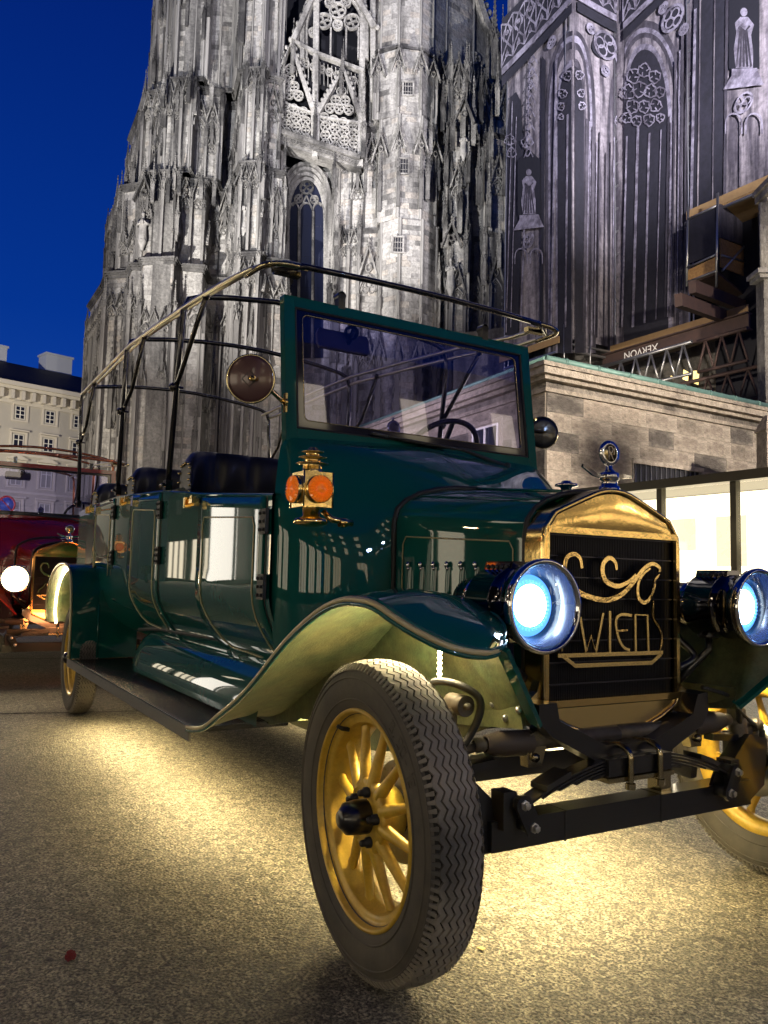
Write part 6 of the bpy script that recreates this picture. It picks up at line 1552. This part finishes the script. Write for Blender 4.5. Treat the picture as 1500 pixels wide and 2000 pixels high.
def chassis(root):
    mb = MB(); 
    for s in (-1, 1): mb.beam((-.20,s*.36,.52),(-4.6,s*.36,.52),.05,.08)
    for u in (-.25,-.9,-1.6,-2.6,-3.6,-4.5): mb.beam((u,-.36,.52),(u,.36,.52),.06,.07)
    mb.box((-2.4,0,.555),(3.9,.72,.02))
    mb.build('chassis_frame', black, root)
    # axle beam
    mb = MB(); mb.box((.05,.03,.291),(.070,1.0,.073)); ax = mb.build('front_axle', black, root)
    mb = MB(); mb.box((.05,-.23,.290),(.074,.004,.077)); mb.box((.05,.13,.290),(.074,.004,.077)); mb.build('axle_band', blackm, ax)
    for s in (-1, 1):
        mb = MB(); mb.prism([V((.02,s*.44,.25)), V((.02,s*.53,.25)), V((.02,s*.62,.30)), V((.02,s*.64,.44)), V((.02,s*.55,.46)), V((.02,s*.46,.38))], V((.05,0,0)))
        mb.lathe([(.045,-.08),(.045,.09)], V((.0,s*.62,.37)), Z, 16); mb.tube([V((0,s*.60,.36)), V((0,s*.70,.36))], .035, 12)
        mb.lathe([(.028,-.01),(.028,.03),(.02,.035)], V((0,s*.62,.46)), Z, 12); mb.beam((.03,s*.62,.44),(.02,s*.42,.455),.035,.02)
        mb.build('steering_knuckle', black, ax)
        mb = MB(); mb.box((.0,s*.60,.40),(.10,.04,.10)); mb.build('brake_caliper', blackm, ax)
        # spring shackle
        for du in (0, .050):
            mb = MB(); a, b = V((.07+du,s*.405,.372)), V((.07+du,s*.385,.325)); b = V((.07+du,s*.375,.315))
            L = []
            for c, a0 in ((a, 0), (b, pi)):
                for i in range(7):
                    t = a0+pi*i/6+ (.35 if s < 0 else -.35); L.append(c+V((0, .024*cos(t), .024*sin(t))))
            mb.prism(L, V((.010,0,0))); sh = mb.build('shackle_plate', black, ax)
            if du:
                for c in (a, b):
                    m2 = MB(); m2.lathe([(.013,0),(.013,.004),(.009,.005),(.009,.014),(.0,.015)], c+V((.010,0,0)), X, 6, smooth=False); m2.build('bolt', steel, sh)
        mb = MB(); mb.tube([V((.07,s*.405,.372)), V((.12,s*.405,.372))], .018, 10); mb.tube([V((.07,s*.375,.315)), V((.12,s*.375,.315))], .018, 10); mb.beam((.08,s*.43,.31),(.08,s*.43,.40),.04,.05); mb.build('shackle_pin', blackm, ax)
    # transverse leaf spring
    for k in range(6):
        L = .39-k*.055; mb = MB(); P = []
        for i in range(17):
            y = -L+2*L*i/16; P.append(V((.095, y, .455-k*.0085-.095*(y/.39)**2)))
        mb.ribbon(P, Z, .048, .0056); mb.build('spring_leaf', black, root)
    for y0, y1 in ((-.33,-.25),(.25,.33)):
        mb = MB(); mb.ribbon([V((.095,y,.462-.095*(y/.39)**2)) for y in (y0,(y0+y1)/2,y1)], Z, .062, .014); mb.build('spring_clip', blackm, root)
    # cradle under the radiator
    mb = MB()
    outl = [(-.335,.605),(-.275,.605),(-.265,.56),(-.10,.485),(.09,.485),(.25,.545),(.272,.60),(.315,.605),(.318,.55),(.29,.51),(.12,.435),(-.11,.435),(-.29,.52),(-.335,.56)]
    mb.prism([V((.03,a,b)) for a,b in outl], V((.07,0,0))); mb.box((.07,0,.432),(.12,.24,.045)); cr = mb.build('radiator_cradle', black, root)
    mb = MB(); mb.box((.07,0,.400),(.13,.25,.012)); mb.box((.04,.175,.34),(.05,.04,.14)); mb.build('spring_plate', brass_d, root)
    for y in (-.052,.062):
        mb = MB(); mb.tube(smooth_path([V((.03,y-.02,.475)), V((.09,y,.483)), V((.135,y,.47)), V((.14,y,.43)), V((.14,y,.375))],4), .0085, 8); mb.lathe([(.014,0),(.014,-.016)], V((.14,y,.39)), Z, 6); mb.build('u_bolt', brass_d, root)
    # steering rack with ribbed boot, tie rod
    for s in (-1, 1):
        mb = MB(); P = []
        for i in range(29): P.append((.033 if i % 2 else .026, .0052*i))
        a, b = V((.04,s*.46,.505)), V((.04,s*.30,.498)); mb.lathe([(r*(.7+.3*min(1,t/.05)), t) for r, t in P], a, (b-a), 20); mb.build('rack_boot', boot, root)
        mb = MB(); mb.tube([V((.04,s*.455,.505)), V((.01,s*.67,.47))], .012, 10); mb.lathe([(.018,0),(.020,.02),(.012,.03)], V((.04,s*.465,.505)), V((0,s,0)), 10); mb.ball((.01,s*.67,.47),.024,10,8); mb.build('tie_rod', dusty, root)
        mb = MB(); mb.tube([V((.04,s*.31,.498)), V((.04,0,.50))], .022, 12); mb.build('rack_housing', dusty, root)
        mb = MB(); mb.prism([V((.03,s*.345,.515)), V((.03,s*.30,.535)), V((.03,s*.27,.50)), V((.03,s*.29,.44)), V((.03,s*.335,.44))], V((.03,0,0))); mb.lathe([(.012,0),(.012,.01),(.0,.012)], V((.06,s*.315,.465)), X, 6); mb.build('rack_bracket', brass_d, root)
        # damper
        mb = MB(); mb.lathe([(.018,0),(.028,.01),(.028,.14),(.015,.15),(.012,.21)], V((.03,s*.56,.39)), V((-.05,-s*.06,1)), 18); mb.tube([V((-.01,s*.53,.605)), V((.055,s*.53,.605))], .026, 14); mb.lathe([(.010,0),(.010,.012),(0,.014)], V((.055,s*.53,.605)), X, 6); mb.build('damper', dusty, root)
        mb = MB(); mb.tube(smooth_path([V((-.10,s*.53,.60)), V((-.03,s*.57,.655)), V((.04,s*.54,.655)), V((.07,s*.50,.62)), V((.06,s*.51,.55)), V((.03,s*.56,.47)), V((.0,s*.60,.44))],6), .010, 8); mb.build('brake_hose', blackm, root)
        mb = MB(); mb.beam((-.14,s*.42,.40),(-.14,0,.40),.05,.06); mb.beam((-.05,s*.44,.33),(-.9,s*.30,.42),.035,.035); mb.build('radius_arm', black, root)
    mb = MB(); mb.tube(smooth_path([V((.10,.29,.62)), V((.10,.42,.585)), V((.06,.52,.53)), V((.03,.64,.47))],6), .006, 8); mb.build('speed_cable', blackm, root)
    # rear axle
    mb = MB(); mb.tube([V((-3.936,-.68,.36)), V((-3.936,.68,.36))], .04, 12); mb.ball((-3.936,0,.36),.13,14,10); mb.build('rear_axle', black, root)
lamp_post(3.2,-9.0,5.2,330,'street lamp with round globe, standing left behind the photographer')
lamp_post(11.0,2.0,4.6,2100,'street lamp with cool bluish globe, standing in front of the car to the right',(.45,.62,1))
lamp_post(15.5,19.0,5.6,1500,'added lamp with round globe, brightening the shop wall far in front of the car')  # added lamp, brightens the facade that the radiator brass mirrors
lamp_post(-9.5,-11.5,5.2,1400,'street lamp with round globe, standing across the lane beside the red car')
# two facades of the square with lit shop fronts
shoplit2 = mat('dim_shop_window', (1,.85,.6), .5, emit=((1,.86,.62), 3.0))
uplit = mat('lit_upper_window', (1,.85,.6), .5, emit=((1,.84,.55), 2.2))
shopbright = mat('bright_shop_window', (1,.9,.75), .5, emit=((1,.93,.80), 4.5))
shoplit = mat('lit_shop_window', (1,.85,.6), .5, emit=((1,.80,.50), 2.2)); facade = mat('square_facade', (.05,.044,.037), .85, noise=(1,.5,(.035,.03,.026)))
facade2 = mat('lit_facade', (.40,.34,.25), .85, noise=(1,.5,(.30,.25,.18)))
def shops(name, A, B, h, lab, k, lit_m):
    r = empty(name, (0,0,0), lab, 'building'); A, B = V(A), V(B); d = (B-A); L = d.length; d.normalize(); n = V((-d.y,d.x,0)); n = n if n.dot(V((-2,0,0))-A) > 0 else -n
    mb = MB(); mb.hexa([A,B,B-n*6,A-n*6,A+Z*h,B+Z*h,B-n*6+Z*h,A-n*6+Z*h]); mb.build('shop_wall', facade if name == 'shop_building' and A.x < 0 else facade2, r)
    for i in range(k):
        a, b = A+d*(L*(i+.14)/k), A+d*(L*(i+.86)/k)
        if i % 4 != 2:
            mb = MB(); mb.hexa([a+Z*.5,b+Z*.5,b+Z*.5+n*.05,a+Z*.5+n*.05,a+Z*3,b+Z*3,b+Z*3+n*.05,a+Z*3+n*.05]); w = mb.build('shop_window', lit_m, r)
            mb = MB()
            for t in (0,.33,.66,1): p = lerp(a,b,t); mb.beam(p+n*.08+Z*.5, p+n*.08+Z*3, .10, .10)
            mb.build('shop_frame', blackm, w)
        for zf in (4.6,8.2,11.6):
            if zf+1.8 > h: break
            c = (a+b)/2; mb = MB(); mb.hexa([c-d*.55+Z*zf,c+d*.55+Z*zf,c+d*.55+Z*zf+n*.04,c-d*.55+Z*zf+n*.04,c-d*.55+Z*(zf+1.7),c+d*.55+Z*(zf+1.7),c+d*.55+Z*(zf+1.7)+n*.04,c-d*.55+Z*(zf+1.7)+n*.04]); mb.build('upper_window', (uplit if A.x > 0 else lit_m) if (i*7+int(zf)) % 5 == 0 or A.x > 0 else darkpane, r)
shops('shop_building', (-48,-13.5,0), (18,-13.5,0), 14, 'long stone building with lit shop fronts along the lane left of the cars', 14, shoplit2)
shops('shop_building', (20,-14,0), (20,30,0), 15, 'stone building with lit shop fronts facing the car radiator', 10, shoplit)
for u_, w_, z1_ in ((-36,3.6,5.2),(-31,1.6,4.2),(-26,1.2,5.0)):
    bw = empty('lit_showcase', (u_,-12.9,0), {-36:'widest and tallest bright show window on the lane far left of the cars',-31:'lowest bright show window on the lane, between two taller ones',-26:'narrowest bright show window on the lane, nearest the red car'}[u_], 'shop window'); mb = MB(); mb.box((0,0,z1_/2+.3),(w_,.1,z1_-.4)); mb.build('light_box', shopbright, bw)
    mb = MB(); mb.ribbon([V((-w_/2,.1,.4)),V((w_/2,.1,.4)),V((w_/2,.1,z1_+.2)),V((-w_/2,.1,z1_+.2))], V((0,-1,0)), .14, .1, closed=True); mb.build('show_frame', blackm, bw)
# floodlights of the cathedral, and fill lamps added for annexe and scaffold box
def flood(p, to, e, col, ang, lab):
    r = empty('floodlight', p, lab, 'floodlight', 'floodlights aimed at the cathedral'); d = (V(to)-V(p)).normalized()
    mb = MB(); mb.box(-d*.15,(.5,.5,.35)); mb.tube([V((0,0,-.2)), V((0,0,-p[2]))], .06, 8); mb.build('flood_body', blackm, r)
    spot('floodlight_beam', V(p)+d*.25, to, e, col, ang, .8, .25)
q = RD(-19,22,1.2); flood(q, RD(-5,46,31), 116000, (1,.96,.92), 56, 'floodlight on a short post left of the tower')
q = RD(-16,8,9); flood(q, RD(-1,46,32), 72000, (.93,.95,1), 44, 'floodlight on a tall mast left of the square')
q = RD(-15,14,5); flood(q, RD(-4,46,9), 5000, (1,.84,.68), 70, 'low warm floodlight left of the square')
q = RD(12,8,13); flood(q, RD(9.0,30,25), 88000, (.95,.91,1), 56, 'floodlight on a tall mast right of the square, aimed at the printed net')
q = RD(11,2.5,8); flood(q, RD(7,20,4), 27000, (1,.88,.74), 70, 'floodlight on a post right of the annexe')
q = RD(-11,15,4); flood(q, RD(1.5,23,4), 17000, (1,.86,.70), 40, 'added fill lamp on a post left of the annexe')  # added to brighten the annexe's dark left wall
q = RD(9.6,7,7); flood(q, sdp.pt(1415,480), 3000, (1,.86,.66), 34, 'added fill lamp on a pole aimed at the scaffold box')  # added fill so the chipboard panels come out brighter
q = RD(-26,30,5); flood(q, RD(-25,57,9), 21000, (1,.90,.74), 90, 'floodlight on a post in front of the palace')
# light strips under the running boards and the chassis (the strips themselves are modelled on the car)
for s in (-1, 1):
    area('board_light', (-2.2,s*.68,.352), (-2.2,s*.70,0), 2.4, .02, 26, (1,.80,.42), spread=128)
    area('front_fender_light', (-.045,s*.56,.74), (.05,s*1.2,.5), .16, .02, 5, (1,.80,.45))
    area('front_fender_light', (-.06,s*.56,.74), (-.4,s*.9,.6), .16, .02, 4, (1,.80,.45))
area('chassis_light', (-.50,-.30,.44), (-.45,-.36,0), .9, .05, 17, (1,.80,.40), spread=140); area('chassis_light', (-.50,.30,.44), (-.45,.36,0), .9, .05, 17, (1,.80,.40), spread=140)
area('axle_light', (.03,0,.240), (.06,0,0), .9, .03, 3.5, (1,.80,.40), spread=150)
for s in (-1, 1):
    area('headlamp_beam', (.170,s*.413,.856), (3,s*.42,.6), .08, .08, 4, (.62,.78,1))
    area('fender_crown_light', (-.02,s*.64,.83), (.10,s*.74,.5), .22, .02, 3.5, (1,.82,.48))
# ---------------- the red car parked behind: a copy of the green one with its own paint
swap = {'green_car_paint': paint_red, 'green_underside_paint': mat('red_underside_paint',(.10,.02,.012),.45), 'gold_pinstripe': mat('orange_stripe',(.55,.16,.04),.4),
        'lamp_bulb_glow': mat('warm_bulb_glow',(1,1,1),.5,emit=((1,.80,.45),26)), 'lamp_ring_glow': mat('warm_ring_glow',(1,.8,.5),.3,emit=((1,.72,.35),9)), 'polished_brass': mat('orange_lit_brass',(.75,.36,.12),.16,1), 'dark_tube_paint': mat('orange_lit_tube',(.45,.16,.08),.2,.8),  # orange lamplight is put into the colour of the brass and roof tubes
        'green_underside_paint ': paint_red, 'lamp_reflector': mat('warm_reflector',(.9,.7,.4),.2,1,emit=((1,.7,.35),2))}
mcache = {}
def remesh(me):
    if me is None: return None
    if me.name in mcache: return mcache[me.name]
    if any(m and m.name in swap for m in me.materials):
        n_ = me.copy()
        for i, m in enumerate(n_.materials):
            if m and m.name in swap: n_.materials[i] = swap[m.name]
    else: n_ = me
    mcache[me.name] = n_; return n_
def copy_tree(o, parent=None):
    c = o.copy(); COL.objects.link(c); c.parent = parent; c.matrix_parent_inverse = o.matrix_parent_inverse
    if o.data: c.data = remesh(o.data)
    for ch in list(o.children):
        if ch.type in ('MESH','EMPTY'): copy_tree(ch, c)
    return c
green = build_car()
red = copy_tree(green)
pr_ = Wd(62,1135,6.75); red.location = (pr_.x-.043, pr_.y+.268, 0)
red['label'] = 'red open-top vintage car with one lit round headlamp, parked behind the green car at left'
spot('headlamp_beam', red.location+V((.22,-.413,.856)), red.location+V((6,-.6,.2)), 20, (1,.8,.5), 150, .9, .06)
area('radiator_fill_light', red.location+V((.75,-.05,.5)), red.location+V((0,0,1.0)), .3, .1, 5, (1,.35,.12))  # added orange fill on the red car's front, not one of its lamps
